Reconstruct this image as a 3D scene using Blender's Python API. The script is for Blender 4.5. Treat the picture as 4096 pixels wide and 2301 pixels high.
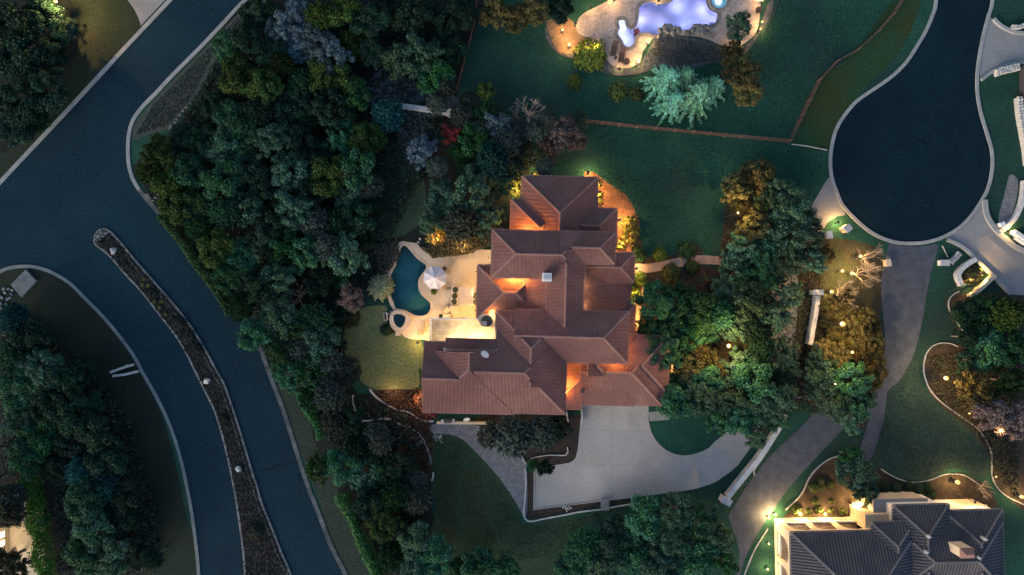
import bpy, bmesh, math, random
import numpy as np
from mathutils import Vector, Matrix
from mathutils.geometry import tessellate_polygon, delaunay_2d_cdt
random.seed(7); rng = np.random.default_rng(7)
for o in list(bpy.data.objects): bpy.data.objects.remove(o)
SC = bpy.context.scene; COL = SC.collection
CAMH = 86.0; PX = 0.0315                       # drone height (m), metres of ground per photo pixel

# ------------------------------------------------------------------ camera, sky, sun, exposure
cam = bpy.data.objects.new('camera', bpy.data.cameras.new('camera')); COL.objects.link(cam)
cam.location = (0, 0, CAMH); cam.rotation_euler = (0, 0, 0)
cam.data.sensor_width = 36; cam.data.lens = 36*CAMH/(4096*PX); cam.data.clip_end = 3000
SC.camera = cam
SUN_AZ = math.radians(222); SUN_EL = math.radians(17)     # afterglow in the west-south-west
wd = bpy.data.worlds.new('World'); SC.world = wd; wd.use_nodes = True
nt = wd.node_tree; bg = nt.nodes['Background']
sky = nt.nodes.new('ShaderNodeTexSky'); sky.sky_type = 'NISHITA'; sky.sun_disc = False
sky.sun_elevation = SUN_EL; sky.sun_rotation = SUN_AZ; sky.ozone_density = 2.0; sky.air_density = 1.0; sky.dust_density = 2.5
nt.links.new(sky.outputs[0], bg.inputs[0]); bg.inputs[1].default_value = 0.135
sl = bpy.data.lights.new('sun', 'SUN'); sl.energy = 1.15; sl.angle = math.radians(35); sl.color = (1, 0.80, 0.68)
so = bpy.data.objects.new('sun', sl); COL.objects.link(so); so.location = (0, 0, 60)
sd = Vector((math.sin(SUN_AZ)*math.cos(SUN_EL), math.cos(SUN_AZ)*math.cos(SUN_EL), math.sin(SUN_EL)))
so.rotation_euler = sd.to_track_quat('Z', 'Y').to_euler()
SC.view_settings.view_transform = 'Standard'; SC.view_settings.look = 'None'
SC.view_settings.gamma = 1; SC.view_settings.exposure = 0.9; SC.view_settings.use_curve_mapping = False
SC.render.engine = 'CYCLES'

# ------------------------------------------------------------------ helpers
def W(u, v, z=0.0):                      # photo pixel + height -> world point
    k = PX*(CAMH-z)/CAMH
    return Vector(((u-2048)*k, (1150.5-v)*k, z))
def zone(ox, oy, f):
    def g(*pts, z=0.0):
        r = [W(ox+x*f, oy+y*f, z) for x, y in pts]
        return r
    return g
VF = 4096/2576
V_ = zone(0, 0, VF)                       # view-pixel frame (2576 wide)
def V(u, v, z=0.0): return W(u*VF, v*VF, z)
TF = 1024/1929
T = {}
for i in range(4):
    for j in range(3): T[(i, j)] = zone(1024*i, (0, 768, 1533)[j], TF)
R1 = zone(1900, 680, 680/2576); R2 = zone(1880, 1040, 680/2576); R3 = zone(1660, 1240, 680/2236)
R4 = zone(2200, 1240, 540/1860); R5 = zone(1500, 940, 540/1776); R6 = zone(3040, 1980, 560/2524)
R7 = zone(3500, 1980, 596/2576); R8 = zone(2200, 0, 860/2576)
def r1(x, y, z=0.): return R1((x, y), z=z)[0]
def r2(x, y, z=0.): return R2((x, y), z=z)[0]
def r3(x, y, z=0.): return R3((x, y), z=z)[0]
def r4(x, y, z=0.): return R4((x, y), z=z)[0]
def r5(x, y, z=0.): return R5((x, y), z=z)[0]
def r6(x, y, z=0.): return R6((x, y), z=z)[0]
def r7(x, y, z=0.): return R7((x, y), z=z)[0]
def r8(x, y, z=0.): return R8((x, y), z=z)[0]
def t12(x, y, z=0.): return T[(3, 2)]((x, y), z=z)[0]

def link(o, parent=None):
    COL.objects.link(o)
    if parent is not None: o.parent = parent
    return o
def tag(o, label=None, cat=None, group=None, kind=None):
    if label: o['label'] = label
    if cat: o['category'] = cat
    if group: o['group'] = group
    if kind: o['kind'] = kind
    return o
def empty(name, loc=(0, 0, 0), rz=0.0):
    o = bpy.data.objects.new(name, None); o.empty_display_size = .2
    o.location = loc; o.rotation_euler = (0, 0, rz); return link(o)
def mesh(name, verts, faces, mat, parent=None, smooth=False):
    me = bpy.data.meshes.new(name); me.from_pydata([tuple(v) for v in verts], [], faces)
    if mat: me.materials.append(mat)
    if smooth: me.shade_smooth()
    me.update()
    return link(bpy.data.objects.new(name, me), parent)
class MB:                                  # collects simple solids, builds ONE mesh
    def __init__(s): s.v = []; s.f = []
    def add(s, vs, fs):
        n = len(s.v); s.v += [Vector(p) for p in vs]; s.f += [tuple(i+n for i in f) for f in fs]; return s
    def box(s, c, d, rz=0., taper=1.):
        c = Vector(c); vs = []
        cr, sr = math.cos(rz), math.sin(rz)
        for k in (-1, 1):
            t = taper if k > 0 else 1
            for a, b in ((-1, -1), (1, -1), (1, 1), (-1, 1)):
                x, y = a*d[0]/2*t, b*d[1]/2*t
                vs.append(c+Vector((x*cr-y*sr, x*sr+y*cr, k*d[2]/2)))
        return s.add(vs, [(3, 2, 1, 0), (4, 5, 6, 7), (0, 1, 5, 4), (1, 2, 6, 5), (2, 3, 7, 6), (3, 0, 4, 7)])
    def tube(s, a, b, ra, rb=None, n=6, cap=True):
        a, b = Vector(a), Vector(b); rb = ra if rb is None else rb
        d = (b-a).normalized() if (b-a).length > 1e-6 else Vector((0, 0, 1))
        u = d.orthogonal().normalized(); w = d.cross(u)
        vs = [a+(u*math.cos(t)+w*math.sin(t))*ra for t in (2*math.pi*i/n for i in range(n))]
        vs += [b+(u*math.cos(t)+w*math.sin(t))*rb for t in (2*math.pi*i/n for i in range(n))]
        fs = [(i, (i+1) % n, n+(i+1) % n, n+i) for i in range(n)]
        if cap: fs += [tuple(range(n-1, -1, -1)), tuple(range(n, 2*n))]
        return s.add(vs, fs)
    def lathe(s, c, prof, n=12):
        c = Vector(c); vs = []; fs = []
        for r, z in prof:
            vs += [c+Vector((r*math.cos(2*math.pi*i/n), r*math.sin(2*math.pi*i/n), z)) for i in range(n)]
        for k in range(len(prof)-1):
            fs += [(k*n+i, k*n+(i+1) % n, (k+1)*n+(i+1) % n, (k+1)*n+i) for i in range(n)]
        fs += [tuple(range(n-1, -1, -1)), tuple((len(prof)-1)*n+i for i in range(n))]
        return s.add(vs, fs)
    def build(s, name, mat, parent=None, smooth=False): return mesh(name, s.v, s.f, mat, parent, smooth)

def smooth_path(pts, n=4, closed=False):
    P = [Vector(p) for p in pts]; out = []; m = len(P)
    for i in range(m if closed else m-1):
        if closed: a, b, c, d = P[(i-1) % m], P[i], P[(i+1) % m], P[(i+2) % m]
        else: a, b, c, d = P[max(i-1, 0)], P[i], P[i+1], P[min(i+2, m-1)]
        for k in range(n):
            t = k/n
            out.append(0.5*((2*b)+(c-a)*t+(2*a-5*b+4*c-d)*t*t+(3*b-a-3*c+d)*t**3))
    if not closed: out.append(P[-1])
    return out
def at_z(pts, z): return [Vector((p[0], p[1], z)) for p in pts]
def sheet(name, pts, z, mat, holes=(), parent=None, thick=0.0):
    loops = [[Vector((p[0], p[1])) for p in l] for l in [pts]+list(holes)]
    vs = [p for l in loops for p in l]; ed = []; base = 0
    for l in loops:
        m = len(l); ed += [(base+i, base+(i+1) % m) for i in range(m)]; base += m
    r = delaunay_2d_cdt(vs, ed, [], 0, 1e-5); V2 = r[0]; fs = []
    for t in r[2]:
        c = (V2[t[0]]+V2[t[1]]+V2[t[2]])/3
        if inside(c, loops[0]) and not any(inside(c, h) for h in loops[1:]):
            A, B, C = (V2[i] for i in t); fs.append(tuple(t) if (B-A).cross(C-A) > 0 else tuple(reversed(t)))
    vv = [Vector((p.x, p.y, z)) for p in V2]
    if thick:
        n0 = len(vv); l = loops[0]; m = len(l); vv += [Vector((p.x, p.y, z)) for p in l]+[Vector((p.x, p.y, z-thick)) for p in l]
        fs += [(n0+i, n0+(i+1) % m, n0+m+(i+1) % m, n0+m+i) for i in range(m)]
    return mesh(name, vv, fs, mat, parent)
def offset_path(pts, d, closed=False):
    out = []; m = len(pts)
    for i in range(m):
        a = pts[(i-1) % m] if (closed or i > 0) else pts[i]
        b = pts[(i+1) % m] if (closed or i < m-1) else pts[i]
        t = (b-a); t.z = 0
        t = t.normalized() if t.length > 1e-6 else Vector((1, 0, 0))
        out.append(pts[i]+Vector((-t.y, t.x, 0))*d)
    return out
def ribbon(pts, w, z0, z1, closed=False, bev=0.03):
    """raised strip following a path (kerb, edging, wall cap): verts, faces"""
    L = offset_path(pts, w/2, closed); Rr = offset_path(pts, -w/2, closed)
    L2 = offset_path(pts, w/2-bev, closed); R2_ = offset_path(pts, -w/2+bev, closed)
    n = len(pts); vs = []
    for arr, z in ((L, z0), (L, z1-bev), (L2, z1), (R2_, z1), (Rr, z1-bev), (Rr, z0)): vs += at_z(arr, z)
    fs = []
    for i in range(n if closed else n-1):
        j = (i+1) % n
        for k in range(5): fs.append((k*n+i, (k+1)*n+i, (k+1)*n+j, k*n+j))
    if not closed: fs += [tuple(k*n for k in range(6)), tuple(k*n+n-1 for k in reversed(range(6)))]
    return vs, fs
def strip(name, pts, w, z0, z1, mat, closed=False, parent=None, bev=0.03):
    v, f = ribbon(pts, w, z0, z1, closed, bev); return mesh(name, v, f, mat, parent)
def inside(p, poly):
    x, y = p; r = False; n = len(poly); j = n-1
    for i in range(n):
        xi, yi, xj, yj = poly[i][0], poly[i][1], poly[j][0], poly[j][1]
        if (yi > y) != (yj > y) and x < (xj-xi)*(y-yi)/(yj-yi)+xi: r = not r
        j = i
    return r

# ------------------------------------------------------------------ materials
MATS = {}
def mat(name, c1, c2=None, scale=1.0, detail=6, rough=0.9, bump=0.0, bscale=None, speck=0.0, spscale=9.0, c3=None, s3=0.12, spec=0.25, crack=0.0):
    """noise between c1 and c2, large soft patches of c3, fine grain of strength speck"""
    if name in MATS: return MATS[name]
    m = bpy.data.materials.new(name); m.use_nodes = True; N = m.node_tree.nodes; Lk = m.node_tree.links
    b = N['Principled BSDF']; b.inputs['Roughness'].default_value = rough; b.inputs['Specular IOR Level'].default_value = spec
    tc = N.new('ShaderNodeTexCoord'); c2 = c2 or c1
    def mix(f, A, B, mode='MIX'):
        x = N.new('ShaderNodeMix'); x.data_type = 'RGBA'; x.blend_type = mode
        for s_, val in ((0, f), (6, A), (7, B)):
            if hasattr(val, 'is_linked') or isinstance(val, bpy.types.NodeSocket): Lk.new(val, x.inputs[s_])
            else: x.inputs[s_].default_value = val if s_ == 0 else (*val, 1)
        return x.outputs[2]
    def noise(sc, det=6, lo=.35, hi=.65, dist=0.0):
        n = N.new('ShaderNodeTexNoise'); n.inputs['Scale'].default_value = sc; n.inputs['Detail'].default_value = det
        n.inputs['Distortion'].default_value = dist
        Lk.new(tc.outputs['Object'], n.inputs['Vector'])
        r = N.new('ShaderNodeMapRange'); r.inputs[1].default_value = lo; r.inputs[2].default_value = hi; Lk.new(n.outputs[0], r.inputs[0])
        return r.outputs[0]
    col = mix(noise(scale, detail), c1, c2)
    if c3: col = mix(noise(s3, 4, .45, .68, .6), col, c3)
    if crack:
        n2 = N.new('ShaderNodeTexNoise'); n2.inputs['Scale'].default_value = .5; n2.inputs['Detail'].default_value = 5; Lk.new(tc.outputs['Object'], n2.inputs['Vector'])
        vm = N.new('ShaderNodeVectorMath'); vm.operation = 'MULTIPLY_ADD'; vm.inputs[1].default_value = (2.2, 2.2, 0); Lk.new(n2.outputs[1], vm.inputs[0]); Lk.new(tc.outputs['Object'], vm.inputs[2])
        vo = N.new('ShaderNodeTexVoronoi'); vo.feature = 'DISTANCE_TO_EDGE'; vo.inputs['Scale'].default_value = .13; Lk.new(vm.outputs[0], vo.inputs['Vector'])
        mk = N.new('ShaderNodeMapRange'); mk.inputs[1].default_value = .004; mk.inputs[2].default_value = .011; mk.inputs[3].default_value = crack; mk.inputs[4].default_value = 0; Lk.new(vo.outputs[0], mk.inputs[0])
        mu = N.new('ShaderNodeMath'); mu.operation = 'MULTIPLY'; Lk.new(mk.outputs[0], mu.inputs[0]); Lk.new(noise(.11, 3, .48, .6), mu.inputs[1])
        col = mix(mu.outputs[0], col, (.002, .004, .006))
    if speck:
        g = noise(spscale, 3, .25, .75)
        r = N.new('ShaderNodeMapRange'); r.inputs[3].default_value = 1-speck; r.inputs[4].default_value = 1+speck; Lk.new(g, r.inputs[0])
        v = N.new('ShaderNodeVectorMath'); v.operation = 'SCALE'; Lk.new(col, v.inputs[0]); Lk.new(r.outputs[0], v.inputs['Scale']); col = v.outputs[0]
    Lk.new(col, b.inputs['Base Color'])
    if bump:
        bm_ = N.new('ShaderNodeBump'); bm_.inputs['Strength'].default_value = bump; bm_.inputs['Distance'].default_value = .1
        Lk.new(noise(bscale or scale*4, 5, 0, 1), bm_.inputs['Height']); Lk.new(bm_.outputs[0], b.inputs['Normal'])
    MATS[name] = m; return m
def emit(name, col, s):
    m = bpy.data.materials.new(name); m.use_nodes = True; N = m.node_tree.nodes
    b = N['Principled BSDF']; b.inputs['Base Color'].default_value = (*col, 1)
    b.inputs['Emission Color'].default_value = (*col, 1); b.inputs['Emission Strength'].default_value = s; return m
def leafmat(name, transl=.25):
    m = bpy.data.materials.new(name); m.use_nodes = True; N = m.node_tree.nodes; L = m.node_tree.links
    b = N['Principled BSDF']; b.inputs['Roughness'].default_value = .75; b.inputs['Specular IOR Level'].default_value = .2
    oi = N.new('ShaderNodeObjectInfo'); ge = N.new('ShaderNodeNewGeometry')
    r = N.new('ShaderNodeMapRange'); r.inputs[3].default_value = .35; r.inputs[4].default_value = 1.9; L.new(ge.outputs['Random Per Island'], r.inputs[0])
    tc = N.new('ShaderNodeTexCoord'); n = N.new('ShaderNodeTexNoise'); n.inputs['Scale'].default_value = 2.4; L.new(tc.outputs['Object'], n.inputs['Vector'])
    h = N.new('ShaderNodeHueSaturation'); mr = N.new('ShaderNodeMapRange'); mr.inputs[1].default_value = .3; mr.inputs[2].default_value = .7
    mr.inputs[3].default_value = .455; mr.inputs[4].default_value = .535; L.new(n.outputs[0], mr.inputs[0]); L.new(mr.outputs[0], h.inputs['Hue'])
    L.new(r.outputs[0], h.inputs['Value']); L.new(oi.outputs['Color'], h.inputs['Color'])
    L.new(h.outputs[0], b.inputs['Base Color'])
    t = N.new('ShaderNodeBsdfTranslucent'); L.new(h.outputs[0], t.inputs[0])
    mx = N.new('ShaderNodeMixShader'); mx.inputs[0].default_value = transl
    L.new(b.outputs[0], mx.inputs[1]); L.new(t.outputs[0], mx.inputs[2]); L.new(mx.outputs[0], N['Material Output'].inputs[0])
    return m
def watermat(name, tint, gloss=.08):
    m = bpy.data.materials.new(name); m.use_nodes = True; N = m.node_tree.nodes; L = m.node_tree.links
    N.remove(N['Principled BSDF'])
    tr = N.new('ShaderNodeBsdfTransparent'); tr.inputs[0].default_value = (*tint, 1)
    gl = N.new('ShaderNodeBsdfGlossy'); gl.inputs['Roughness'].default_value = .04
    fr = N.new('ShaderNodeFresnel'); fr.inputs[0].default_value = 1.33
    tc = N.new('ShaderNodeTexCoord'); n = N.new('ShaderNodeTexNoise'); n.inputs['Scale'].default_value = 1.6; L.new(tc.outputs['Object'], n.inputs['Vector'])
    bp = N.new('ShaderNodeBump'); bp.inputs['Strength'].default_value = .12; bp.inputs['Distance'].default_value = .1; L.new(n.outputs[0], bp.inputs['Height'])
    L.new(bp.outputs[0], fr.inputs['Normal']); L.new(bp.outputs[0], gl.inputs['Normal'])
    mx = N.new('ShaderNodeMixShader'); L.new(fr.outputs[0], mx.inputs[0]); L.new(tr.outputs[0], mx.inputs[1]); L.new(gl.outputs[0], mx.inputs[2])
    L.new(mx.outputs[0], N['Material Output'].inputs[0]); return m
def brickmat(name, c1, c2, mortar, w, h, rough=.85, rot=0., msize=.012):
    m = bpy.data.materials.new(name); m.use_nodes = True; N = m.node_tree.nodes; L = m.node_tree.links
    b = N['Principled BSDF']; b.inputs['Roughness'].default_value = rough; b.inputs['Specular IOR Level'].default_value = .25
    tc = N.new('ShaderNodeTexCoord'); mp = N.new('ShaderNodeMapping'); mp.inputs['Rotation'].default_value = (0, 0, rot)
    L.new(tc.outputs['Object'], mp.inputs[0])
    br = N.new('ShaderNodeTexBrick'); L.new(mp.outputs[0], br.inputs['Vector'])
    br.inputs['Color1'].default_value = (*c1, 1); br.inputs['Color2'].default_value = (*c2, 1); br.inputs['Mortar'].default_value = (*mortar, 1)
    br.inputs['Scale'].default_value = 1; br.inputs['Brick Width'].default_value = w; br.inputs['Row Height'].default_value = h; br.inputs['Mortar Size'].default_value = msize
    n = N.new('ShaderNodeTexNoise'); n.inputs['Scale'].default_value = .9; n.inputs['Detail'].default_value = 6; L.new(tc.outputs['Object'], n.inputs['Vector'])
    r = N.new('ShaderNodeMapRange'); r.inputs[1].default_value = .3; r.inputs[2].default_value = .7; r.inputs[3].default_value = .75; r.inputs[4].default_value = 1.2; L.new(n.outputs[0], r.inputs[0])
    v = N.new('ShaderNodeVectorMath'); v.operation = 'SCALE'; L.new(br.outputs[0], v.inputs[0]); L.new(r.outputs[0], v.inputs['Scale'])
    L.new(v.outputs[0], b.inputs['Base Color']); return m

M_grass = mat('grass', (.0085, .052, .035), (.013, .068, .044), .35, speck=.42, spscale=3.4, c3=(.009, .030, .028), s3=.055, bump=.4, bscale=9)
M_olive = mat('olive_grass', (.016, .044, .014), (.013, .05, .024), .5, speck=.45, spscale=3.4, c3=(.026, .04, .009), s3=.09, bump=.4, bscale=9)
M_backlawn = mat('lamplit_lawn', (.10, .135, .055), (.13, .15, .07), .7, speck=.4, spscale=3.4, bump=.4, bscale=9)  # yellow-green tone carries the lamplight in the grass colour
M_bank = mat('dry_bank', (.0095, .0175, .0125), (.0135, .0195, .0145), .4, speck=.5, spscale=6, c3=(.010, .024, .013), s3=.06, bump=.4, bscale=8)
M_verge = mat('dry_verge', (.045, .060, .055), (.070, .080, .074), .8, speck=.5, spscale=5, c3=(.04, .06, .045), s3=.15, bump=.5, bscale=7)
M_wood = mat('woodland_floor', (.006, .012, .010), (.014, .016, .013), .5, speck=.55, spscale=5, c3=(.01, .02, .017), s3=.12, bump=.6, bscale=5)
M_clear = mat('clearing', (.10, .13, .155), (.16, .165, .185), .7, speck=.5, spscale=5, c3=(.05, .08, .085), s3=.12, bump=.5, bscale=5)
M_mulch = mat('mulch', (.026, .022, .018), (.05, .04, .03), 1.2, speck=.5, spscale=7, bump=.7, bscale=8)
M_redmulch = mat('red_mulch', (.15, .07, .035), (.22, .11, .06), 1.0, speck=.5, spscale=7, bump=.7, bscale=8)
M_bluemulch = mat('blue_gravel', (.06, .072, .085), (.10, .105, .115), 1.5, speck=.6, spscale=6, bump=.7, bscale=8)
M_asph = mat('asphalt', (.0048, .0215, .036), (.0064, .0260, .041), .25, speck=.45, spscale=3.8, c3=(.0072, .0320, .046), s3=.05, crack=.3, rough=.95, bump=.2, bscale=20, spec=.15)
M_kerb = mat('kerb_concrete', (.22, .245, .25), (.30, .315, .31), .6, speck=.25, spscale=6)
M_kerbdull = mat('worn_kerb', (.06, .08, .09), (.13, .145, .15), .5, speck=.45, spscale=5, c3=(.05, .06, .06), s3=.3)
M_conc = mat('drive_concrete', (.335, .325, .302), (.40, .388, .36), .22, speck=.14, spscale=4, c3=(.265, .258, .245), s3=.085, rough=.8)
M_fan = mat('apron_concrete', (.20, .215, .22), (.25, .26, .262), .4, speck=.22, spscale=6)
M_drive2 = brickmat('paver_drive', (.062, .078, .100), (.088, .104, .128), (.04, .052, .068), .24, .12, rot=.6)
M_gravel = mat('grey_gravel', (.13, .14, .15), (.20, .20, .21), 1.5, speck=.5, spscale=6, bump=.5, bscale=10)
M_path = brickmat('path_pavers', (.32, .235, .20), (.40, .30, .255), (.22, .17, .15), .22, .11)
M_terr = mat('terrace_stone', (.52, .44, .33), (.60, .52, .41), .5, speck=.12, spscale=6, c3=(.45, .37, .28), s3=.25, rough=.75)
M_cop = mat('pool_coping', (.46, .37, .28), (.56, .46, .36), 1.2, speck=.2, spscale=5)
M_deckN = mat('lagoon_terrace', (.30, .27, .25), (.38, .34, .32), .6, speck=.3, spscale=3, c3=(.25, .23, .22), s3=.5)
M_copN = mat('lagoon_coping', (.13, .13, .13), (.2, .2, .19), 1.5, speck=.3, spscale=5)
M_deck = brickmat('roof_terrace_stone', (.50, .44, .35), (.64, .58, .48), (.40, .35, .28), .8, .4, msize=.015)
M_white = mat('white_stucco', (.68, .67, .64), (.74, .73, .70), .8, speck=.06, spscale=5)
M_cream = mat('cream_stucco', (.50, .42, .31), (.56, .48, .36), .6, speck=.06, spscale=5)
M_lime = mat('limestone', (.38, .385, .37), (.50, .50, .475), 2.0, speck=.2, spscale=7, bump=.4, bscale=8)
M_boulder = mat('boulder_stone', (.50, .50, .48), (.66, .65, .62), 1.3, speck=.25, spscale=5, bump=.6, bscale=5, c3=(.36, .35, .33), s3=.9)
M_rock = mat('grey_rock', (.10, .11, .105), (.2, .2, .18), 1.5, speck=.3, spscale=4, bump=.7, bscale=4)
M_bark = mat('bark', (.09, .08, .07), (.16, .145, .13), 3, speck=.3, spscale=7)
M_palebark = mat('pale_bark', (.22, .20, .18), (.30, .28, .26), 3, speck=.3, spscale=7)
M_wdark = mat('dark_weathered_wood', (.085, .056, .046), (.12, .08, .065), 2, speck=.2, spscale=6)
M_wlight = mat('light_wood', (.42, .30, .17), (.52, .39, .24), 2, speck=.15, spscale=6)
M_metal = mat('dark_metal', (.03, .03, .033), (.045, .045, .05), 3, rough=.5, spec=.5)
M_grey = mat('grey_metal', (.35, .36, .38), (.42, .43, .45), 3, rough=.4, spec=.5)
M_fabric = mat('parasol_fabric', (.66, .60, .60), (.72, .66, .66), 1.5, speck=.06, spscale=5)
M_cush = mat('beige_cushion', (.52, .45, .34), (.58, .5, .4), 2)
M_dkfab = mat('brown_sling', (.055, .04, .038), (.08, .055, .05), 2)
M_glass = mat('dark_glass', (.02, .024, .028), rough=.08, spec=.8)
M_pool = mat('pool_plaster', (.19, .44, .40), (.24, .50, .45), .35, c3=(.12, .28, .30), s3=.25)
M_poolN = mat('violet_glow_plaster', (.36, .38, .60), (.44, .46, .66), .35)  # violet glow of the underwater lamps is put into the plaster colour
M_spaC = mat('spa_plaster', (.40, .66, .72))
M_spaT = mat('teal_spa_tile', (.10, .15, .15), (.15, .2, .19), 3)
M_water = watermat('pool_water', (.60, .83, .85)); M_waterN = watermat('lagoon_water', (.88, .92, 1.0))
M_blue = mat('blue_cover', (.16, .26, .38), (.2, .3, .42), 2)
def tilemat(name, c1, c2, c3):
    m = mat(name, c1, c2, .55, speck=.16, spscale=3.2, c3=c3, s3=.16, rough=.85, bump=.15, bscale=6)
    return m
M_tile = tilemat('clay_tile', (.192, .097, .085), (.235, .122, .106), (.165, .083, .074))
M_ridge = tilemat('clay_ridge_tile', (.23, .135, .12), (.265, .158, .14), (.20, .115, .102))
M_tileD = tilemat('grey_tile', (.058, .060, .070), (.085, .082, .090), (.046, .052, .062))
M_ridgeD = tilemat('grey_ridge_tile', (.13, .125, .13), (.17, .155, .155), (.11, .105, .11))
M_pan = mat('shaded_tile_pan', (.095, .050, .045), (.12, .064, .057), .6, speck=.2, spscale=3)  # pan darkened: shade between the tile ribs is put into its colour
M_panD = mat('shaded_grey_tile_pan', (.034, .036, .043), (.043, .044, .05), .6, speck=.2, spscale=3)  # darkened likewise to deepen the shade between the grey ribs
def globemat(name, col, st, alpha=.8):
    m = bpy.data.materials.new(name); m.use_nodes = True; N = m.node_tree.nodes; L = m.node_tree.links; N.remove(N['Principled BSDF'])
    t = N.new('ShaderNodeBsdfTransparent'); t.inputs[0].default_value = (alpha, alpha, alpha, 1); em = N.new('ShaderNodeEmission'); em.inputs[0].default_value = (*col, 1); em.inputs[1].default_value = st
    a = N.new('ShaderNodeAddShader'); L.new(t.outputs[0], a.inputs[0]); L.new(em.outputs[0], a.inputs[1]); L.new(a.outputs[0], N['Material Output'].inputs[0]); return m
M_bulb = globemat('lamp_glow_glass', (1, .46, .11), .5); M_bulbW = globemat('pale_lamp_halo', (1, .50, .13), .6)  # warm emission of the glass also stands in for the lamps' halo
M_win = emit('lit_window', (1, .78, .48), 2.2); M_plamp = emit('pool_lamp_glow', (.86, .86, 1), .35)
M_leaf = leafmat('foliage'); M_needle = leafmat('needles', .12)

exec_order = []
# ------------------------------------------------------------------ the ground and flat setting
S = smooth_path
pool1 = S(R5((370,122),(330,160),(310,210),(275,280),(262,340),(255,400),(212,470),(190,530),(175,600),(162,690),(172,770),(212,860),(258,975),(330,990),(400,1008),(450,1040),(520,1070),(600,1083),(670,1070),(720,1030),(748,960),(745,890),(710,850),(650,800),(605,740),(588,670),(590,600),(620,540),(660,490),(695,420),(670,370),(610,330),(550,280),(500,220),(440,150),(405,128)), 3, True)
pool2 = S(R8((1045,150),(1050,90),(1090,40),(1150,15),(1230,5),(1300,30),(1370,25),(1440,5),(1500,-60),(1620,-170),(1780,-190),(1880,-110),(1895,40),(1925,100),(1990,132),(2025,160),(2025,220),(2000,280),(1950,320),(1880,330),(1780,370),(1680,400),(1600,400),(1500,390),(1400,400),(1300,430),(1240,438),(1180,422),(1110,415),(1060,430),(1035,460),(1030,520),(1000,560),(950,585),(900,580),(865,550),(850,500),(810,450),(790,410),(800,360),(815,330),(800,280),(810,235),(860,220),(910,235),(925,280),(940,320),(980,330),(1015,300),(1035,240)), 3, True)
G = 900
gsq = [Vector((-G,-G,0)), Vector((G,-G,0)), Vector((G,G,0)), Vector((-G,G,0))]
tag(sheet('ground', gsq, 0, M_grass, holes=[pool1, pool2]), 'dark teal-green lawn and ground of the whole neighbourhood', 'ground', kind='structure')
def flat(name, pts, z, m, label, cat, sm=4, closed=True, holes=()):
    p = S(pts, sm, closed) if sm else pts
    return tag(sheet(name, p, z, m, holes), label, cat, kind='structure')
# woodland floors, verges, lawns, beds (each a sheet a few mm above the one below)
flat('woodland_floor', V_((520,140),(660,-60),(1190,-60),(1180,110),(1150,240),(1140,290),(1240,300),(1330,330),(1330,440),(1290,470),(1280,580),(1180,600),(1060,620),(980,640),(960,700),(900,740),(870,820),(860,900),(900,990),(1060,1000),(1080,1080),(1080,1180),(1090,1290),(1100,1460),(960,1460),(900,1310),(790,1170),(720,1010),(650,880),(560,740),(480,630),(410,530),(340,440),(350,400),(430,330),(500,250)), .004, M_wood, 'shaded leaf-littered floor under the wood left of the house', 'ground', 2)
flat('clearing', V_((925,215),(960,170),(1000,180),(1040,200),(1140,240),(1150,270),(1050,275),(990,275),(930,270)), .008, M_clear, 'pale blue-grey scrubby clearing above the long white wall', 'ground')
flat('clearing', V_((1000,330),(1060,300),(1100,340),(1080,400),(1040,420),(1010,380)), .0105, M_clear, 'dim bluish clearing below the long white wall', 'ground')
flat('clearing', V_((700,60),(760,20),(800,70),(830,130),(760,160),(720,130)), .008, M_clear, 'grey scrubby gap near the top of the wood', 'ground')
flat('lawn', V_((950,380),(1000,360),(1060,430),(1070,520),(1050,570),(980,600),(940,540)), .008, mat('dim_lawn', (.022,.05,.03), (.034,.062,.034), .5, speck=.5, spscale=3.4), 'dim narrow lawn inside the wood above the small pool', 'lawn')
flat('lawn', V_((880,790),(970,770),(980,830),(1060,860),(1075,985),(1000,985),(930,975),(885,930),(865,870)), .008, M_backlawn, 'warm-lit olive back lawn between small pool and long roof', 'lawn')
flat('verge', T[(0,0)]((1120,800),(1300,610),(1520,390),(1720,180),(1870,30),(1990,-60),(2100,-60),(1860,170),(1700,300),(1600,500),(1500,680),(1330,900),(1250,980),(1100,1020),(1000,1060),(1000,980),(1040,900)), .012, M_verge, 'grey dry-grass verge inside the bend of the left road', 'verge')
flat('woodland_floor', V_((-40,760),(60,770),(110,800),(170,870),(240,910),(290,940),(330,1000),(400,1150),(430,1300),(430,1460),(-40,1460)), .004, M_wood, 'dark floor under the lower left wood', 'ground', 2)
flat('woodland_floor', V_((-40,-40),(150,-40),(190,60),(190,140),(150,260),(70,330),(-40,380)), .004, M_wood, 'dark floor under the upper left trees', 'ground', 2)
flat('woodland_floor', V_((1610,690),(1700,690),(1800,700),(1830,480),(1900,430),(2010,500),(2080,610),(2080,760),(2210,780),(2215,960),(2170,1080),(2020,1010),(1960,1060),(1900,1100),(1800,1020),(1700,1040),(1690,930),(1600,880)), .004, M_mulch, 'dark mulched bed under the oaks right of the house', 'bed', 2)
flat('mulch_bed', V_((2062,600),(2080,588),(2100,600),(2150,605),(2205,622),(2222,660),(2216,720),(2212,790),(2140,800),(2075,780)), .008, mat('olive_mulch', (.026,.026,.014), (.042,.038,.022), .8, speck=.5, spscale=4, c3=(.035,.045,.02), s3=.2), 'lamp-lit olive-brown bed round the three bare trees', 'bed')
flat('verge', V_((1995,355),(2055,205),(2140,140),(2270,-30),(2320,-30),(2290,80),(2240,160),(2170,230),(2110,300),(2085,375)), .008, M_olive, 'olive grass strip between fence and cul-de-sac', 'verge')
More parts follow.
